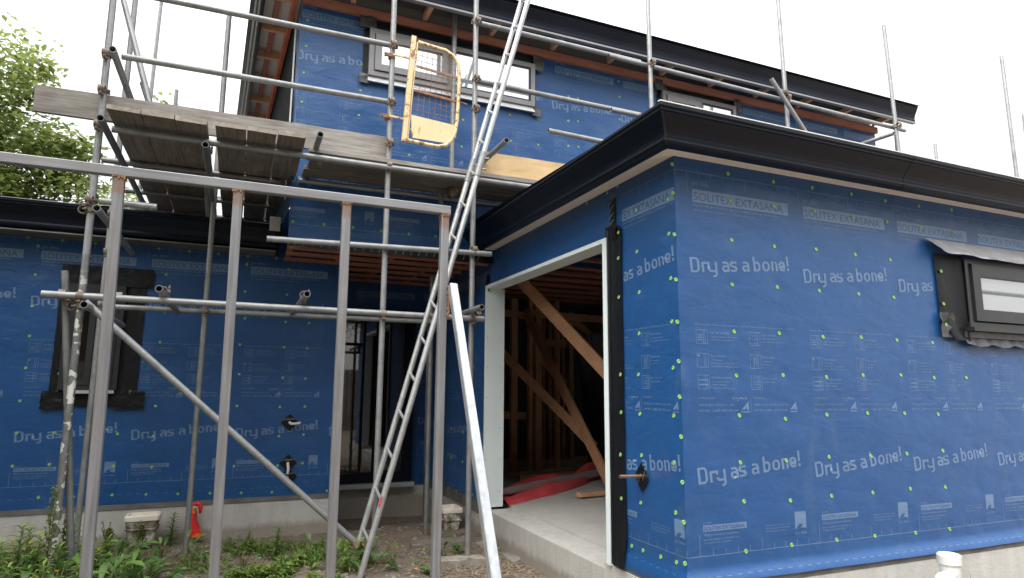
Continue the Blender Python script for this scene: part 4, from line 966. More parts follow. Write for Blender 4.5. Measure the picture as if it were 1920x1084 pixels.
for k, y in enumerate((5.33, 5.56, 5.79, 6.0)):
    mb = MB(); mb.bar((.42+.05*(k % 2), y, 3.047), (3.1, y, 3.047), .222, .038, (0, 1, 0), 0, 0, 14, .002)
    if y > 5.8: mb = MB(); mb.bar((.42, 5.825+.03, 3.047), (3.1, 5.855, 3.047), .045, .036, (0, 1, 0), 0, 0, 8, .002)
    tag(mb.build('scaffold_plank', M['plank_xd'] if k else M['plank_x']), ['sideways plank at the front edge under the yellow gate', 'second sideways plank from the front edge', 'third sideways plank, nearest the blue wall', 'narrow plank strip tight against the blue wall'][k], 'scaffold plank', gx)
mb = MB(); mb.bar((-1.46, 5.325, 3.168), (1.10, 5.325, 3.19), .20, .036, (0, 0, 1), 0, 0, 20, .002)
tag(mb.build('toe_board', M['plank_x']), 'long weathered grey toe board standing on edge across the left platform', 'toe board')
mb = MB(); mb.bar((1.93, 5.325, 3.195), (3.2, 5.325, 3.20), .215, .02, (0, 0, 1), 0, 0, 8, .001)
tag(mb.build('toe_board', M['newply']), 'fresh yellow plywood toe board right of the ladder', 'toe board')

# yellow swing gate
g0 = P(752, 262, 1, 5.2)
SG = thing('scaffold_gate', 'rusty yellow mesh swing gate clamped to the scaffold upright', 'gate', (1.2, 5.2, 3.24))
def gp2(px, py, dy=0.): return P(px, py, 1, 5.2+dy)
mb = MB(); mb.bar(gp2(776, 69), gp2(757, 266), .042, .042, (1, 0, 0)); mb.build('hinge_post', M['yellow'], SG)
pts = [gp2(784, 79), gp2(815, 92)]
c1, c2 = [(784, 79), (812, 88), (836, 95), (851, 106), (859, 120), (861, 140), (860, 180), (857, 225), (854, 246), (848, 262), (837, 272), (822, 275), (800, 271), (764, 263)], None
mb = MB(); mb.path([gp2(*q) for q in c1], .0165, 10); mb.build('frame', M['yellow'], SG)
mb = MB(); mb.tube(gp2(783, 80, .0), gp2(764, 262, .0), .008, n=8); mb.build('frame_rod', M['yellow'], SG)
for a, b in (((781, 124), (860, 147)), ((776, 169), (858, 191))):
    mb = MB(); mb.bar(gp2(*a), gp2(*b), .022, .008, (0, 0, 1)); mb.build('cross_bar', M['rust'], SG)
mb = MB(); mb.tube(gp2(858, 191), gp2(875, 196), .008, n=8); mb.build('latch', M['rust'], SG)
mb = MB()
def lerp(a, b, t): return (a[0]+(b[0]-a[0])*t, a[1]+(b[1]-a[1])*t)
for k in range(1, 8):
    t = k/8; a = lerp((784, 82), (860, 112), t); b = lerp((771, 215), (857, 236), t); mb.tube(gp2(*a, .012), gp2(*b, .012), .0022, n=5)
for k in range(1, 13):
    t = k/13; a = lerp((783, 82), (771, 215), t); b = lerp((860, 104), (857, 234), t); mb.tube(gp2(*a, .016), gp2(*b, .016), .0022, n=5)
mb.build('mesh_panel', M['rust'], SG)
mb = MB(); q = [(771, 215), (857, 236), (855, 258), (840, 269), (772, 258)]
fr = [gp2(*p, -.002) for p in q]; bk = [gp2(*p, .004) for p in q]
mb.poly_extrude([fr, bk]); mb.build('kick_plate', M['yellow_plate'], SG, True)
for a, b in (((737, 102), (770, 110)), ((730, 217), (760, 224))):
    mb = MB(); mb.bar(gp2(*a), gp2(*b), .016, .012, (0, 0, 1)); mb.build('hinge_arm', M['yellow'], SG)
    mb = MB(); c = gp2(*a); c.y = 5.25; mb.tube(c-Z*.02, c+Z*.02, TR+.007, TR+.001, 14); mb.bar(c+Vector((-.07, -.03, 0)), c+Vector((0, -.03, 0)), .03, .02, Z); mb.tube(c+Vector((-.06, -.05, 0)), c+Vector((-.06, .0, .01)), .007, n=8); mb.build('clamp', M['rust'], SG)

# ladder
LD = thing('ladder', 'long aluminium tube ladder leaning against the scaffold', 'ladder', (.9, 4.95, -.16))
nA, nB = P(675, 1081, 1, 4.75), P(994, -12, 1, 4.75); fA, fB = P(662, 1053, 1, 5.15), P(982, -12, 1, 5.15)
nA.z = min(nA.z, gz(nA.x, nA.y)+.005)
dn = (nB-nA).normalized(); df = (fB-fA).normalized()
for a, b, dd in ((nA, nB, dn), (fA, fB, df)):
    T(LD, 'stile', a, b+dd*.25, 'alu', .0225)
LL = (nB-nA).length; m_ = int(LL/.29)
for k in range(1, m_+1):
    t = (k*.29-.06)/LL; mb = MB(); mb.tube(nA.lerp(nB, t), fA.lerp(fB, t), .012, n=10); mb.build('rung', M['alu'], LD)
for a, b, px in ((nA, nB, .655), (fA, fB, .635)):
    q = a.lerp(b, px); d = (b-a).normalized(); mb = MB(); mb.tube(q-d*.11, q+d*.11, .028, .0235, 16); mb.tube(q+d*.05+Vector((.02,-.02,0)), q+d*.05+Vector((.05,-.03,0)), .008, n=6); mb.tube(q-d*.05+Vector((.02,-.02,0)), q-d*.05+Vector((.05,-.03,0)), .008, n=6); mb.build('joint_sleeve', M['galv'], LD)

q = P(712, 940, 1, 4.75); mb = MB(); mb.bar(q-dn*.035+Vector((0, -.0235, 0)), q+dn*.035+Vector((0, -.0235, 0)), .012, .002, X); mb.build('sticker', M['redwrap'], LD)
# steel frame in the foreground
SF = thing('steel_frame', 'welded steel box section frame standing in front of the scaffold', 'steel frame', (0, 3.5, -.29))
fy = 3.5; HW = .046
zt = 2.165
mb = MB(); mb.bar((-2.4, fy, zt-.0), (1.085, fy, zt), .048, HW, (0, 0, 1)); mb.build('top_rail', M['shs_rail'], SF)
for x0_, x1_ in ((-.59+.005, -.545), (-.055, -.03), (.495, .503), (1.055, 1.05)):
    mb = MB(); mb.bar((x1_-.0, fy, gz(x1_, fy)-.02), (x0_, fy, zt-.0245), HW, HW, (1, 0, 0)); mb.build('post', M['shs_post'], SF)
    mb = MB()
    for dx, dy in ((-1, -1), (1, -1), (-1, 1), (1, 1)):
        pass
    for k in range(16):
        a = 2*PI*k/16; ex, ey = max(-1, min(1, 1.4*math.cos(a))), max(-1, min(1, 1.4*math.sin(a)))
        mb.tube((x0_+ex*.0245, fy+ey*.0245, zt-.0245-random.uniform(.004, .02)), (x0_+ex*.022, fy+ey*.022, zt-.024), .0055, n=6, r1=.008)
    mb.build('weld', M['rust'], SF)
b0 = Vector((1.098, fy-.05, 1.715)); b1 = P(928, 1084, 1, 2.6); d = (b1-b0).normalized(); b1 = b0+d*((gz(1.05, 2.0)-b0.z)/d.z)
mb = MB(); mb.bar(b0, b1, HW, HW, (1, 0, 0)); mb.build('brace', M['shs_bright'], SF)
mb = MB()
for k in range(14): mb.tube((1.078+random.uniform(-.006, .006), fy-.028, 1.715-.018*k*.7), (1.084, fy-.036, 1.70-.018*k*.7), .007, n=6)
mb.build('weld', M['rust'], SF)

# ================================================================== small things on the ground
def tub_at(name, label, cx, cy, z, rot, sx_=1.):
    o = thing(name, label, 'planter', (cx, cy, z)); mb = MB()
    def ring(w, d, zz, r=.03, n=4):
        pts = []
        for (sx0, sy0, a0) in ((1, 1, 0), (-1, 1, PI/2), (-1, -1, PI), (1, -1, 3*PI/2)):
            for i in range(n+1):
                a = a0+PI/2*i/n; pts.append((sx0*(w/2-r)+r*math.cos(a), sy0*(d/2-r)+r*math.sin(a), zz))
        c, s = math.cos(rot), math.sin(rot)
        return [Vector((cx+x*c-y*s, cy+x*s+y*c, z+zz)) for x, y, zz in pts]
    st = [ring(.19, .14, 0), ring(.22, .16, .07), ring(.235, .175, .125), ring(.262, .20, .128), ring(.262, .20, .138), ring(.245, .18, .142), ring(.255, .19, .20)]
    mb.poly_extrude(st, 0, False); mb.build('body', M['tub'], o, True)
    mb = MB(); st = [ring(.262, .20, .201), ring(.276, .212, .207), ring(.276, .212, .243), ring(.262, .20, .25), ring(.23, .165, .25), ring(.225, .16, .21)]
    mb.poly_extrude(st, 0, False); mb.build('rim', M['tub_rim'], o, True)
tub_at('planter_tub', 'weathered white tub against the foundation beside the red bag', -.675, 6.72, -.23, 0)
tub_at('planter_tub', 'weathered white tub against the garage footing behind the steel frame', 2.12, 6.6, -.32, PI/2)
# red bag: a leaning, tied plastic bag
rb = P(366, 1004, 1, 6.80); mb = MB(); rows = []; n = 18
prof = [(0, .062), (.03, .066), (.07, .058), (.11, .05), (.15, .040), (.19, .042), (.23, .038), (.255, .026), (.27, .018), (.285, .028), (.30, .026), (.31, .012)]
for k, (z, r) in enumerate(prof):
    lean = -.03*math.sin(z*9)-.06*z; rows.append([(rb.x+lean+r*math.cos(2*PI*i/n)*(1+.25*noise.noise(Vector((i*.9, k*.8, 1)))), 6.84+.25*z*0+r*.6*math.sin(2*PI*i/n)*(1+.3*noise.noise(Vector((i*.9, k, 3)))), -.235+z) for i in range(n+1)])
RBg = thing('plastic_bag', 'red and orange plastic bag propped against the foundation', 'bag', (rb.x, 6.84, -.235))
mb.sheet(rows); mb.build('body', M['redbag'], RBg)
mb = MB(); mb.path([(rb.x-.02, 6.80, .045), (rb.x+.0, 6.79, .075), (rb.x+.022, 6.79, .06), (rb.x+.028, 6.79, .015), (rb.x+.026, 6.79, -.02)], [.012, .02, .022, .02, .008], 9); mb.build('knot', M['redbag'], RBg)
mb = MB(); mb.bar((rb.x-.036, 6.793, .04), (rb.x-.006, 6.783, .042), .016, .012, Z); mb.build('tie', M['white_plastic'], RBg)
# pvc pipe with cap and side branch
PV = thing('pvc_pipe', 'white capped plastic drain pipe standing by the footing', 'drain pipe', (4.10, 2.76, -.28))
mb = MB(); mb.tube((4.10, 2.76, -.35), (4.10, 2.76, .115), .057, n=28); mb.tube((4.10, 2.76, .03), (4.10, 2.76, .032), .0582, n=28); mb.build('pipe', M['white_plastic'], PV)
mb = MB(); mb.tube((4.10, 2.76, .10), (4.10, 2.76, .15), .066, n=32); mb.tube((4.10, 2.76, .15), (4.10, 2.76, .158), .066, n=32, r1=.058); mb.tube((4.10, 2.76, .157), (4.10, 2.76, .162), .02, n=12); mb.build('cap', M['white_plastic'], PV)
mb = MB(); mb.tube((4.06, 2.74, -.12), (3.96, 2.70, .045), .05, n=24); mb.build('branch', M['white_plastic'], PV)
# timber offcuts and rubble on the soil
def lump(name, label, c, s, m, seed, cat, grp=None):
    mb = MB(); rows = []
    for j in range(9):
        b = -PI/2+PI*j/8; r = []
        for i in range(13):
            a = 2*PI*(i % 12)/12; v = Vector((math.cos(a)*math.cos(b), math.sin(a)*math.cos(b), math.sin(b)))
            v = Vector([math.copysign(abs(t)**.6, t) for t in v])*(1+.22*noise.noise(v*1.6+Vector((seed, 0, 0))))
            r.append((c[0]+v.x*s[0], c[1]+v.y*s[1], c[2]+v.z*s[2]))
        rows.append(r)
    mb.sheet(rows, smooth=False); return tag(mb.build(name, M[m]), label, cat, grp)
g = lambda x, y: (x, y, gz(x, y)+.01)
def offcut(px0, px1, w, h, m, label):
    a, b = P(*px0, 2, -.26), P(*px1, 2, -.26); a.z = gz(a.x, a.y)+h*.4; b.z = gz(b.x, b.y)+h*.4
    mb = MB(); mb.bar(a, b, h, w, (0, 0, 1), 0, 0, 6, .003); tag(mb.build('timber_offcut', M[m]), label, 'timber offcut')
offcut((770, 1023), (870, 1018), .16, .05, 'plank_xd', 'grey timber offcut lying flat on the soil just in front of the garage side tub')
offcut((822, 1062), (905, 1052), .14, .06, 'plank_end', 'pale brown timber offcut under the scaffold foot by the garage footing')
offcut((676, 1074), (715, 1060), .20, .05, 'plank_end', 'timber packing block under the ladder foot')
lump('broken_concrete', 'broken concrete lump at the footing corner', (2.20, 5.72, -.29), (.10, .09, .06), 'stone', 3, 'rubble')
lump('broken_concrete', 'rough concrete lump below the garage door slab', (2.26, 5.3, -.31), (.07, .13, .05), 'stone', 9, 'rubble')

# scattered chips and stones
random.seed(21)
mb = MB()
for i in range(2000):
    if i < 1300: x = random.gauss(2.0, .32); y = random.uniform(3.8, 6.0)
    else: x = random.uniform(-.9, 2.2); y = random.uniform(4.8, 8.2)
    if x > 2.27 or (x < WR and y > 6.9): continue
    z = gz(x, y); l = random.uniform(.006, .028); w = random.uniform(.003, .011); a = random.uniform(0, PI); t = random.uniform(-.4, .4)
    dx, dy = math.cos(a), math.sin(a); h = random.uniform(.002, .008)
    p = [Vector((x+dx*l*sx0-dy*w*sy0, y+dy*l*sx0+dx*w*sy0, z+.003+l*sx0*t*.5)) for sx0, sy0 in ((-1,-1),(1,-1),(1,1),(-1,1))]
    mb.add(p+[q+Z*h for q in p], [(4,5,6,7),(0,1,5,4),(1,2,6,5),(2,3,7,6),(3,0,4,7)])
tag(mb.build('wood_chips', M['chip']), 'pale wood chips and grit scattered over the soil', 'wood chips', kind='stuff')
mb = MB()
for i in range(500):
    x = random.uniform(-.8, 2.2); y = random.uniform(4.6, 8.1)
    if x < WR and y > 6.85: continue
    s = random.uniform(.006, .022); n = 7; z = gz(x, y)
    rows = [[(x+s*c*math.cos(2*PI*k/n)*(1+.3*math.sin(k*2.1+i)), y+s*c*math.sin(2*PI*k/n), z+s*h) for k in range(n+1)] for c, h in ((1, -.2), (.95, .25), (.5, .55), (.02, .6))]
    mb.sheet(rows, smooth=False)
tag(mb.build('gravel', M['stone']), 'small stones scattered over the bare soil', 'gravel', kind='stuff')

# ================================================================== plants
def leaf(mb, p, az, L, Wd, pitch, droop, fold=.25, n=6, mi=0, wav=.0):
    d = Vector((math.cos(az), math.sin(az), 0)); s = Vector((-d.y, d.x, 0)); q = Vector(p); rows = []; a = pitch
    for k in range(n+1):
        t = k/n; w = Wd*(math.sin(PI*min(1, t*.93+.07))**.75)*(1-.25*t); w = 0.001 if k == n else w
        f = fold*w; o = Vector((0, 0, wav*random.uniform(-1, 1)*w))
        nd_ = (-d*math.sin(a)+Z*math.cos(a))
        rows.append([q-s*w/2+nd_*f+o, q.copy(), q+s*w/2+nd_*f-o])
        q = q+(d*math.cos(a)+Z*math.sin(a))*(L/n); a -= droop/n
    mb.sheet(rows, mi)
def stalk(mb, p, h, r, lean, mi=1, n=5):
    pts = [Vector(p)+Vector((lean[0]*(k/n)**1.4, lean[1]*(k/n)**1.4, h*k/n)) for k in range(n+1)]
    mb.path(pts, [r*(1-.6*k/n) for k in range(n+1)], 6, mi); return pts
def dock(x, y, s, label, nl=14, grp='broad leaved weeds along the wall foot', Lr=(.09, .19), seedhead=0.):
    z = gz(x, y)-.01; o = thing('weed', label, 'weed', (x, y, z), grp)
    mb = MB(); mb2 = MB()
    for i in range(nl):
        az = random.uniform(0, 2*PI); L = random.uniform(*Lr)*s; pi = random.uniform(.35, 1.35); st = random.uniform(.02, .26)*s
        d = Vector((math.cos(az)*math.cos(pi), math.sin(az)*math.cos(pi), math.sin(pi)))
        b = Vector((x, y, z)); e = b+d*st; mb2.tube(b, e, .003*s, n=5)
        leaf(mb, e, az, L, L*random.uniform(.26, .44), pi*.8, random.uniform(.8, 1.9), .22, 7, 0, .25)
    mb.build('foliage', M['dock'], o)
    if seedhead:
        pts = stalk(mb2, (x, y, z), seedhead, .006, (random.uniform(-.05, .05), 0), 0)
        m3 = MB()
        for k in range(260):
            t = random.uniform(.35, 1)**.8; c = Vector((x, y, z+seedhead*t)); a = random.uniform(0, 2*PI); rr = random.uniform(.0, .055)*(1.05-t)+.008
            c += Vector((math.cos(a)*rr, math.sin(a)*rr, rr*.8)); sz = random.uniform(.007, .013)
            leaf(m3, c, a, sz*1.8, sz*1.4, random.uniform(-.3, 1.2), .6, .3, 2)
        for k in range(5):
            b = random.uniform(.35, .7)*seedhead; az = random.uniform(0, 2*PI); e = Vector((x, y, z+b))+Vector((math.cos(az)*.06, math.sin(az)*.06, .16))
            mb2.tube((x, y, z+b), e, .002, n=5)
            for j in range(26):
                q = Vector((x, y, z+b)).lerp(e, random.uniform(.2, 1)); leaf(m3, q+Vector((random.uniform(-.006,.006), random.uniform(-.006,.006), 0)), random.uniform(0, 6), .014, .010, .5, .5, .3, 2)
        m3.build('seed_head', M['seed'], o)
    mb2.build('stem', M['stem'], o); return o
def fleabane(x, y, h, label, grp='upright leafy weeds'):
    z = gz(x, y)-.01; o = thing('weed', label, 'weed', (x, y, z), grp); mb = MB(); m2 = MB()
    pts = stalk(m2, (x, y, z), h, .005, (.02, 0), 0)
    for k in range(46):
        t = (k+1)/46; p = Vector((x+.02*t**1.4, y, z+h*t)); az = k*2.4+random.uniform(-.3, .3); L = h*.30*(1-.55*t)+.02
        leaf(mb, p, az, L, L*.24, .75-.1*t, 1.2, .2, 5)
    mb.build('foliage', M['clover'], o); m2.build('stem', M['stem'], o)
def hawk(x, y, h, label, nf=3, grp='yellow flowered weeds'):
    z = gz(x, y)-.01; o = thing('weed', label, 'weed', (x, y, z), grp); mb = MB(); m2 = MB(); m3 = MB()
    for i in range(nf):
        hh = h*random.uniform(.75, 1.05); ln = (random.uniform(-.09, .09), random.uniform(-.06, .06)); p = stalk(m2, (x, y, z), hh, .003, ln, 0)[-1]
        for k in range(14):
            a = 2*PI*k/14; leaf(m3, p, a, .015, .007, random.uniform(.1, .6), .3, .1, 2)
        m3.tube(p-Z*.006, p+Z*.004, .007, n=8)
    for i in range(12):
        az = random.uniform(0, 6.28); leaf(mb, (x, y, z+random.uniform(0, h*.4)), az, random.uniform(.07, .14), random.uniform(.02, .035), random.uniform(.3, 1.1), 1.2, .2, 5)
    mb.build('foliage', M['dock'], o); m2.build('stem', M['stem'], o); m3.build('flower', M['flower'], o)
def at(px, py): 
    z = -.27
    for _ in range(4): p = P(px, py, 2, z); z = gz(p.x, p.y)
    return p
random.seed(11)
gA = 'broad leaved weeds along the wall foot'
LB = 'green broad leaved weed growing in the soil among its neighbours'
# big leafy plants at the left, growing between viewer and wing
for px, Yd, s, nl in ((30, 4.3, 1.15, 20), (95, 3.8, 1.1, 18), (160, 4.2, 1.2, 20), (215, 4.5, 1.3, 20), (262, 4.7, 1.25, 18), (-40, 3.9, 1.2, 18), (0, 3.6, 1.3, 20), (60, 4.1, 1.5, 22), (120, 4.6, 1.5, 22), (300, 5.0, 1.1, 16), (190, 4.9, 1.5, 20), (245, 5.3, 1.4, 18), (140, 5.5, 1.5, 20), (70, 5.5, 1.5, 18), (10, 5.4, 1.5, 18), (30, 4.8, 1.6, 20), (95, 5.1, 1.6, 20), (205, 5.7, 1.3, 16), (275, 5.6, 1.0, 14)):
    p = P(px, 1040, 1, Yd); dock(p.x, Yd, s*.80, LB, int(nl*1.4), gA)
for px, py, s, nl in ((345, 1056, .8, 12), (390, 1068, .75, 12), (300, 1072, .85, 12), (440, 1035, .45, 10), (372, 1040, .4, 8), (625, 1064, .85, 12), (655, 1066, .8, 10), (700, 1060, .8, 12), (590, 1052, .7, 12), (560, 1062, .6, 12), (640, 1045, .6, 9), (450, 1070, .6, 10), (745, 1072, .5, 9), (232, 1025, .6, 10)):
    p = at(px, py); dock(p.x, p.y, s, LB, nl, gA)
for px, py, s in ((828, 1040, .55), (858, 1036, .55)):
    p = at(px, py); dock(p.x, p.y, s, 'green weed growing between the white tub and the scaffold foot', 12, 'weeds by the white tub', (.10, .2))
for px, py, s in ((868, 1064, .3), (895, 1052, .3)):
    p = at(px, py); dock(p.x, p.y, s, 'small green weed sprouting beside the timber offcut', 9, 'small weeds by the garage footing', (.08, .18))
p = P(95, 1000, 1, 5.0); dock(p.x, 5.0, 1.0, 'tall dock with a brown green seed spike at the far left', 14, gA, seedhead=.80)
p = P(125, 1000, 1, 5.4); dock(p.x, 5.4, .8, 'slim dock with a seed spike beside the splotched upright', 8, gA, seedhead=.55)
p = P(205, 1000, 1, 6.2); dock(p.x, 6.2, .7, 'thin dock with a reddish spike left of the white tub', 7, gA, seedhead=.30)
p = P(265, 1000, 1, 6.4); dock(p.x, 6.4, .5, 'short dock with a spike in front of the white tub', 7, gA, seedhead=.26)
for k, (px, yd, h) in enumerate(((35, 5.3, .52), (130, 5.6, .46), (165, 5.2, .42), (70, 5.0, .50), (200, 5.6, .36), (-10, 4.9, .5), (15, 4.6, .42), (80, 4.7, .40), (110, 5.2, .40), (150, 4.9, .36), (180, 5.3, .34), (225, 5.2, .30), (255, 5.6, .26), (50, 5.5, .46), (0, 5.2, .45), (285, 5.4, .22))):
    p = P(px, 1000, 1, yd); fleabane(p.x, yd, h, 'upright narrow leaved weed among the broad leaves at the far left', 'narrow leaved weeds at the far left')
p = at(318, 1022); fleabane(p.x, p.y, .28, 'upright narrow leaved weed between the white tub and the red bag')
p = at(515, 1050); fleabane(p.x, p.y, .26, 'upright weed with pale tips in front of the bare foundation')
p = at(462, 1030); fleabane(p.x, p.y, .16, 'short upright weed at the foot of the foundation')
p = at(600, 1040); fleabane(p.x, p.y, .15, 'short upright weed beside the third frame post')
for k, (px, yd, h) in enumerate(((24, 4.0, .40), (52, 4.4, .38), (100, 4.9, .30), (125, 4.6, .32), (45, 5.0, .55))):
    p = P(px, 1000, 1, yd); hawk(p.x, yd, h, 'yellow flowered weed among the broad leaves at the far left')
p = at(470, 1028); hawk(p.x, p.y, .10, 'low weed with a single yellow flower by the foundation', 1)
p = at(800, 1078); hawk(p.x, p.y, .07, 'tiny yellow flower beside the last frame post', 1)
def grass(x, y, z, n, h, label, mat='clover', wd=.012):
    mb = MB()
    for i in range(n):
        az = random.uniform(0, 6.28); leaf(mb, (x+random.uniform(-.03, .03), y+random.uniform(-.02, .02), z), az, h*random.uniform(.6, 1.1), wd, random.uniform(.9, 1.45), random.uniform(.2, .9), .3, 5)
    return tag(mb.build('grass_tuft', M[mat]), label, 'grass')
p = P(1183, 1084, 1, 3.05); grass(2.18, 3.28, -.18, 9, .30, 'green grass tuft at the corner of the garage footing', 'clover', .022)
p = at(300, 1045); grass(p.x, p.y, p.z, 40, .16, 'dry grass tuft in front of the white tub', 'drygrass', .006)
p = at(285, 1050); grass(p.x, p.y, p.z, 30, .14, 'pale grass tuft among the broad leaves', 'drygrass', .006)
grass(4.32, 2.78, -.15, 4, .26, 'single green grass blades beside the drain pipe', 'clover', .008)
random.seed(77)
for k, (px, yd, n_, h_) in enumerate(((20, 5.2, 26, .42), (75, 5.4, 30, .46), (140, 5.1, 26, .40), (185, 5.6, 24, .34), (105, 4.7, 26, .40), (240, 5.5, 22, .30))):
    p = P(px, 1000, 1, yd); grass(p.x, yd, gz(p.x, yd), n_, h_, 'tall wispy grass among the weeds at the far left', 'clover' if k % 2 else 'drygrass', .006)['group'] = 'tall wispy grass at the far left'
for k, (px, py) in enumerate(((455, 1062), (490, 1045), (530, 1068), (560, 1040), (585, 1070), (610, 1056), (645, 1072), (675, 1050), (405, 1050), (350, 1068), (225, 1050), (150, 1040), (60, 1045), (110, 1060), (730, 1060))):
    p = at(px, py); grass(p.x, p.y, p.z, random.randint(14, 34), random.uniform(.09, .20), 'wispy grass tuft among the low weeds', 'clover' if k % 3 else 'drygrass', .006)['group'] = 'wispy grass tufts among the weeds'
# low ground cover
mb = MB(); random.seed(5)
def cover(px0, px1, py0, py1, n, smin, smax):
    for i in range(n):
        p = at(random.uniform(px0, px1), random.uniform(py0, py1))
        nn = noise.noise(Vector((p.x*2.6, p.y*3.2, 9)))+.5*noise.noise(Vector((p.x*8, p.y*9, 2)))
        if nn < random.uniform(-.15, .32): continue
        if p.y > 6.8: continue
        s = random.uniform(smin, smax); az = random.uniform(0, 6.28); z = p.z+random.uniform(0, .03)+max(0, nn)*random.uniform(0, .16)
        for k in range(3): leaf(mb, (p.x, p.y, z), az+k*2.1+random.uniform(-.3, .3), s*random.uniform(.7, 1.5), s*random.uniform(.3, .7), random.uniform(.1, .9), .9, .15, 3)
cover(420, 690, 1025, 1100, 3600, .018, .045); cover(200, 440, 1058, 1100, 420, .015, .04); cover(-60, 240, 960, 1110, 1200, .02, .06); cover(690, 960, 1040, 1084, 160, .012, .03)
for i in range(900):
    x = random.uniform(-2.2, .3); y = random.uniform(2.5, 5.4); s = random.uniform(.02, .05); z = gz(x, y)+random.uniform(0, .1)
    for k in range(3): leaf(mb, (x, y, z), k*2.1+random.uniform(0, 6), s, s*.7, random.uniform(.1, .9), .9, .15, 3)
tag(mb.build('ground_cover', M['clover']), 'low green weeds and clover covering the soil at the lower left', 'ground cover', kind='stuff')

# tree behind the low wing
random.seed(3)
TRE = thing('tree', 'leafy yellow green tree behind the low wing at the left', 'tree', (-6.2, 14.5, -.3))
mb = MB(); base_p = Vector((-6.2, 14.5, -.3))
mb.path([base_p, base_p+Vector((.05, 0, 1.5)), base_p+Vector((.2, 0, 3.2)), base_p+Vector((.3, .1, 5.0)), base_p+Vector((.2, .1, 7.0))], [.26, .22, .18, .12, .04], 10)
mb.build('trunk', M['bark'], TRE)
mb = MB(); tips = []
for i in range(34):
    z0 = random.uniform(2.6, 6.2); az = random.uniform(0, 6.28); L = random.uniform(1.2, 3.2)*(1.15-(z0-2.6)/7)
    b = base_p+Vector((.2, 0, z0)); el = random.uniform(.15, .8)
    m1 = b+Vector((math.cos(az)*L*.5*math.cos(el), math.sin(az)*L*.5*math.cos(el), L*.5*math.sin(el)))
    e = b+Vector((math.cos(az+.2)*L*math.cos(el), math.sin(az+.2)*L*math.cos(el), L*math.sin(el)*1.1))
    mb.path([b, m1, e], [.06, .04, .012], 6); tips += [m1, e, m1.lerp(e, .5), e+Vector((random.uniform(-.5, .5), random.uniform(-.5, .5), random.uniform(-.2, .6)))]
mb.build('limb', M['bark'], TRE)
mb = MB()
for i in range(85): tips.append(base_p+Vector((random.gauss(.2, 1.6), random.gauss(0, 1.4), random.uniform(3.6, 8.2))))
for i in range(46): tips.append(base_p+Vector((random.gauss(2.6, .7), random.gauss(-.2, .8), random.uniform(3.2, 6.3))))
for c in tips:
    rr = random.uniform(.35, .75)
    for k in range(125):
        v = Vector((random.gauss(0, 1), random.gauss(0, 1), random.gauss(0, .75))); v = v.normalized()*rr*random.random()**.45
        p = c+v; s = random.uniform(.07, .13); leaf(mb, p, random.uniform(0, 6.28), s*1.4, s, random.uniform(-.9, .6), .5, .2, 2)
mb.build('crown', M['treeleaf'], TRE)

# ================================================================== yard behind the viewer: mirrored fence, scaffold and tree; house, hedge, other trees added for shade
FE = thing('timber_fence', 'weathered board fence across the yard, mirrored in the entry door glass', 'fence', (-4, -6, -.3))
mb = MB()
for i in range(150): mb.bar((-15+i*.165, -6, -.3), (-15+i*.165, -6, 1.72+.01*(i % 3)), .155, .02, X)
mb.build('board_panel', M['plank_xd'], FE)
for z in (.1, 1.2):
    mb = MB(); mb.bar((-15, -6.05, z), (9.6, -6.05, z), .05, .09, Z); mb.build('rail', M['plank_x'], FE)
NB = thing('added_house', 'dark brick house added out of view beyond the yard fence to darken the wing glass', 'house', (-6.5, -12, -.3))  # unseen house, added so the wing and door glass mirror something dark
mb = MB(); mb.box((-15, -17, -.3), (3.9, -11, 5.2)); mb.build('wall', simple('dark_brick', (.09, .05, .035), (.14, .08, .06), ns=9, rough=.9), NB)
mb = MB(); mb.add([(-15.5, -10.5, 5.1), (4.4, -10.5, 5.1), (4.4, -17.5, 5.1), (-15.5, -17.5, 5.1), (-12, -14, 7.4), (1, -14, 7.4)], [(0, 1, 5, 4), (1, 2, 5), (2, 3, 4, 5), (3, 0, 4), (3, 2, 1, 0)]); mb.build('roof', M['roof'], NB)
for x in (-12, -8.5, -5, -1.5):
    for z in (.7, 3.3):
        mb = MB(); mb.box((x, -10.98, z), (x+1.3, -10.94, z+1.2)); mb.build('window', M['glass_dark'], NB)
HG = thing('hedge', 'tall dark hedge added out of view at the left to shade the low wing', 'hedge', (-4.4, 4.4, -.3)); random.seed(8)  # unseen hedge, added to block side light from the low wing
mb = MB(); mb.box((-4.75, .4, -.3), (-4.1, 8.4, 2.6)); mb.build('inner_branches', M['bark'], HG)
mb = MB()
for i in range(9000):
    f = random.random(); y = random.uniform(.2, 8.6); z = random.uniform(-.2, 2.85)
    p = (random.uniform(-4.95, -3.9), y, random.uniform(2.55, 2.9)) if f < .25 else (random.gauss(-4.0, .06), y, z) if f < .75 else (random.gauss(-4.85, .06), y, z) if f < .87 else (random.uniform(-4.9, -3.9), random.choice((.3, 8.5)), z)
    leaf(mb, p, random.uniform(0, 6.28), random.uniform(.06, .11), random.uniform(.04, .07), random.uniform(-.6, .8), .5, .2, 2)
mb.build('foliage', M['dock'], HG)
S4 = thing('scaffold', 'distant tube scaffold right of the viewer, mirrored in the garage window', 'scaffold', (12, -1, -.3))
for a, b in (((11.6, -1, -.3), (11.6, -1, 4.6)), ((16, -1, -.3), (16, -1, 4.6))):
    mb = MB(); mb.tube(a, b, .035, n=10); mb.build('standard', M['galv_dark'], S4)
for a, b in (((11.2, -1.05, 2.85), (17, -1.05, 2.85)), ((11.2, -1.05, 2.35), (17, -1.1, 2.80))):
    mb = MB(); mb.tube(a, b, .035, n=10); mb.build('ledger', M['galv_dark'], S4)
def copy_tree(o, parent=None):
    c = o.copy(); COL.objects.link(c); c.parent = parent
    for ch in list(o.children): copy_tree(ch, c)
    return c
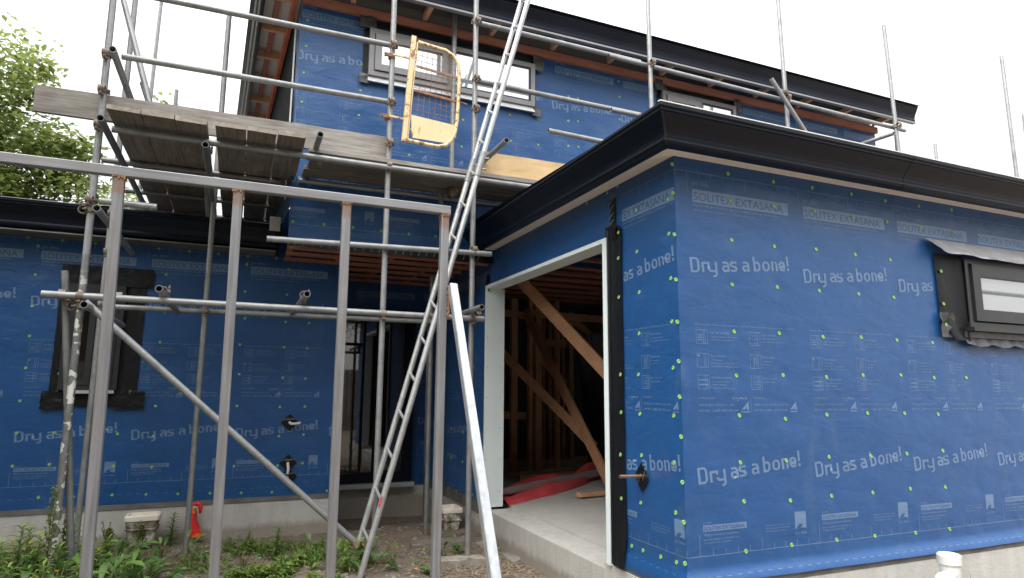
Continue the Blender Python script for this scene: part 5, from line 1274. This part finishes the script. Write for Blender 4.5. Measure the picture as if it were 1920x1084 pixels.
for k, (x, y, rz, sc) in enumerate(((-8.3, 2.4, 1.0, 1.2), (-7.0, -10, 1.0, 1.1), (-2.5, -9.5, 2.6, 1.15), (7.2, -11.5, 4.0, 1.0))):  # first three are unseen light blockers added to darken the low wing
    t = copy_tree(TRE); t.location = (x, y, -.3); t.rotation_euler.z = rz; t.scale = (sc*1.35, sc*1.35, sc*1.35)
    t['label'] = ['tree added out of view left of the viewer to shade the low wing', 'tree added for shade behind the yard fence, farthest left', 'tree added for shade behind the middle of the yard fence', 'tree behind the right end of the yard fence'][k]

# ================================================================== sky, sun, camera
w = bpy.data.worlds.new('World'); scene.world = w; w.use_nodes = True; nt = w.node_tree
SUN_EL, SUN_AZ = R(48), R(238)           # azimuth clockwise from +Y
sky = nd(nt, 'ShaderNodeTexSky', sky_type='NISHITA'); sky.sun_disc = False; sky.sun_elevation = SUN_EL; sky.sun_rotation = SUN_AZ
sky.air_density = 1.6; sky.dust_density = 4.0
bg = nt.nodes['Background']; bg.inputs['Strength'].default_value = .1
mx = nd(nt, 'ShaderNodeMix', data_type='RGBA'); mx.inputs[0].default_value = .86
cloud = noi(nt, nd(nt, 'ShaderNodeTexCoord').outputs['Generated'], 1.3, 4, .5)
nt.links.new(sky.outputs[0], mx.inputs[6]); nt.links.new(ramp(nt, cloud, [(.32, (3.75, 3.75, 3.8)), (.62, (4.5, 4.48, 4.46))]), mx.inputs[7])
wz = nd(nt, 'ShaderNodeSeparateXYZ'); wt = nd(nt, 'ShaderNodeTexCoord'); nt.links.new(wt.outputs['Generated'], wz.inputs[0])
# overcast sky: brighter towards the zenith
zr = nd(nt, 'ShaderNodeMapRange'); nt.links.new(wz.outputs[2], zr.inputs[0]); zr.inputs[1].default_value = .28; zr.inputs[2].default_value = 1.0; zr.inputs[3].default_value = 1.0; zr.inputs[4].default_value = 3.2
vm = nd(nt, 'ShaderNodeVectorMath', operation='SCALE'); nt.links.new(mx.outputs[2], vm.inputs[0]); nt.links.new(zr.outputs[0], vm.inputs['Scale'])
nt.links.new(vm.outputs[0], bg.inputs['Color'])
sl = bpy.data.lights.new('Sun', 'SUN'); sl.energy = 2.9; sl.angle = R(75); sl.color = (1, .985, .96)
so = bpy.data.objects.new('Sun', sl); COL.objects.link(so)
sd = Vector((math.sin(SUN_AZ)*math.cos(SUN_EL), math.cos(SUN_AZ)*math.cos(SUN_EL), math.sin(SUN_EL)))
so.rotation_euler = (-sd).to_track_quat('-Z', 'Y').to_euler()
cd = bpy.data.cameras.new('Camera'); co = bpy.data.objects.new('Camera', cd); COL.objects.link(co)
cd.sensor_width = 36; cd.lens = FPX/1920*36; cd.clip_start = .05; cd.clip_end = 400
Bk = -FW
co.matrix_world = Matrix(((RT.x, UP.x, Bk.x, CAM.x), (RT.y, UP.y, Bk.y, CAM.y), (RT.z, UP.z, Bk.z, CAM.z), (0, 0, 0, 1)))
scene.camera = co
vs = scene.view_settings; vs.view_transform = 'Standard'; vs.look = 'None'; vs.gamma = 1; vs.exposure = 1.52
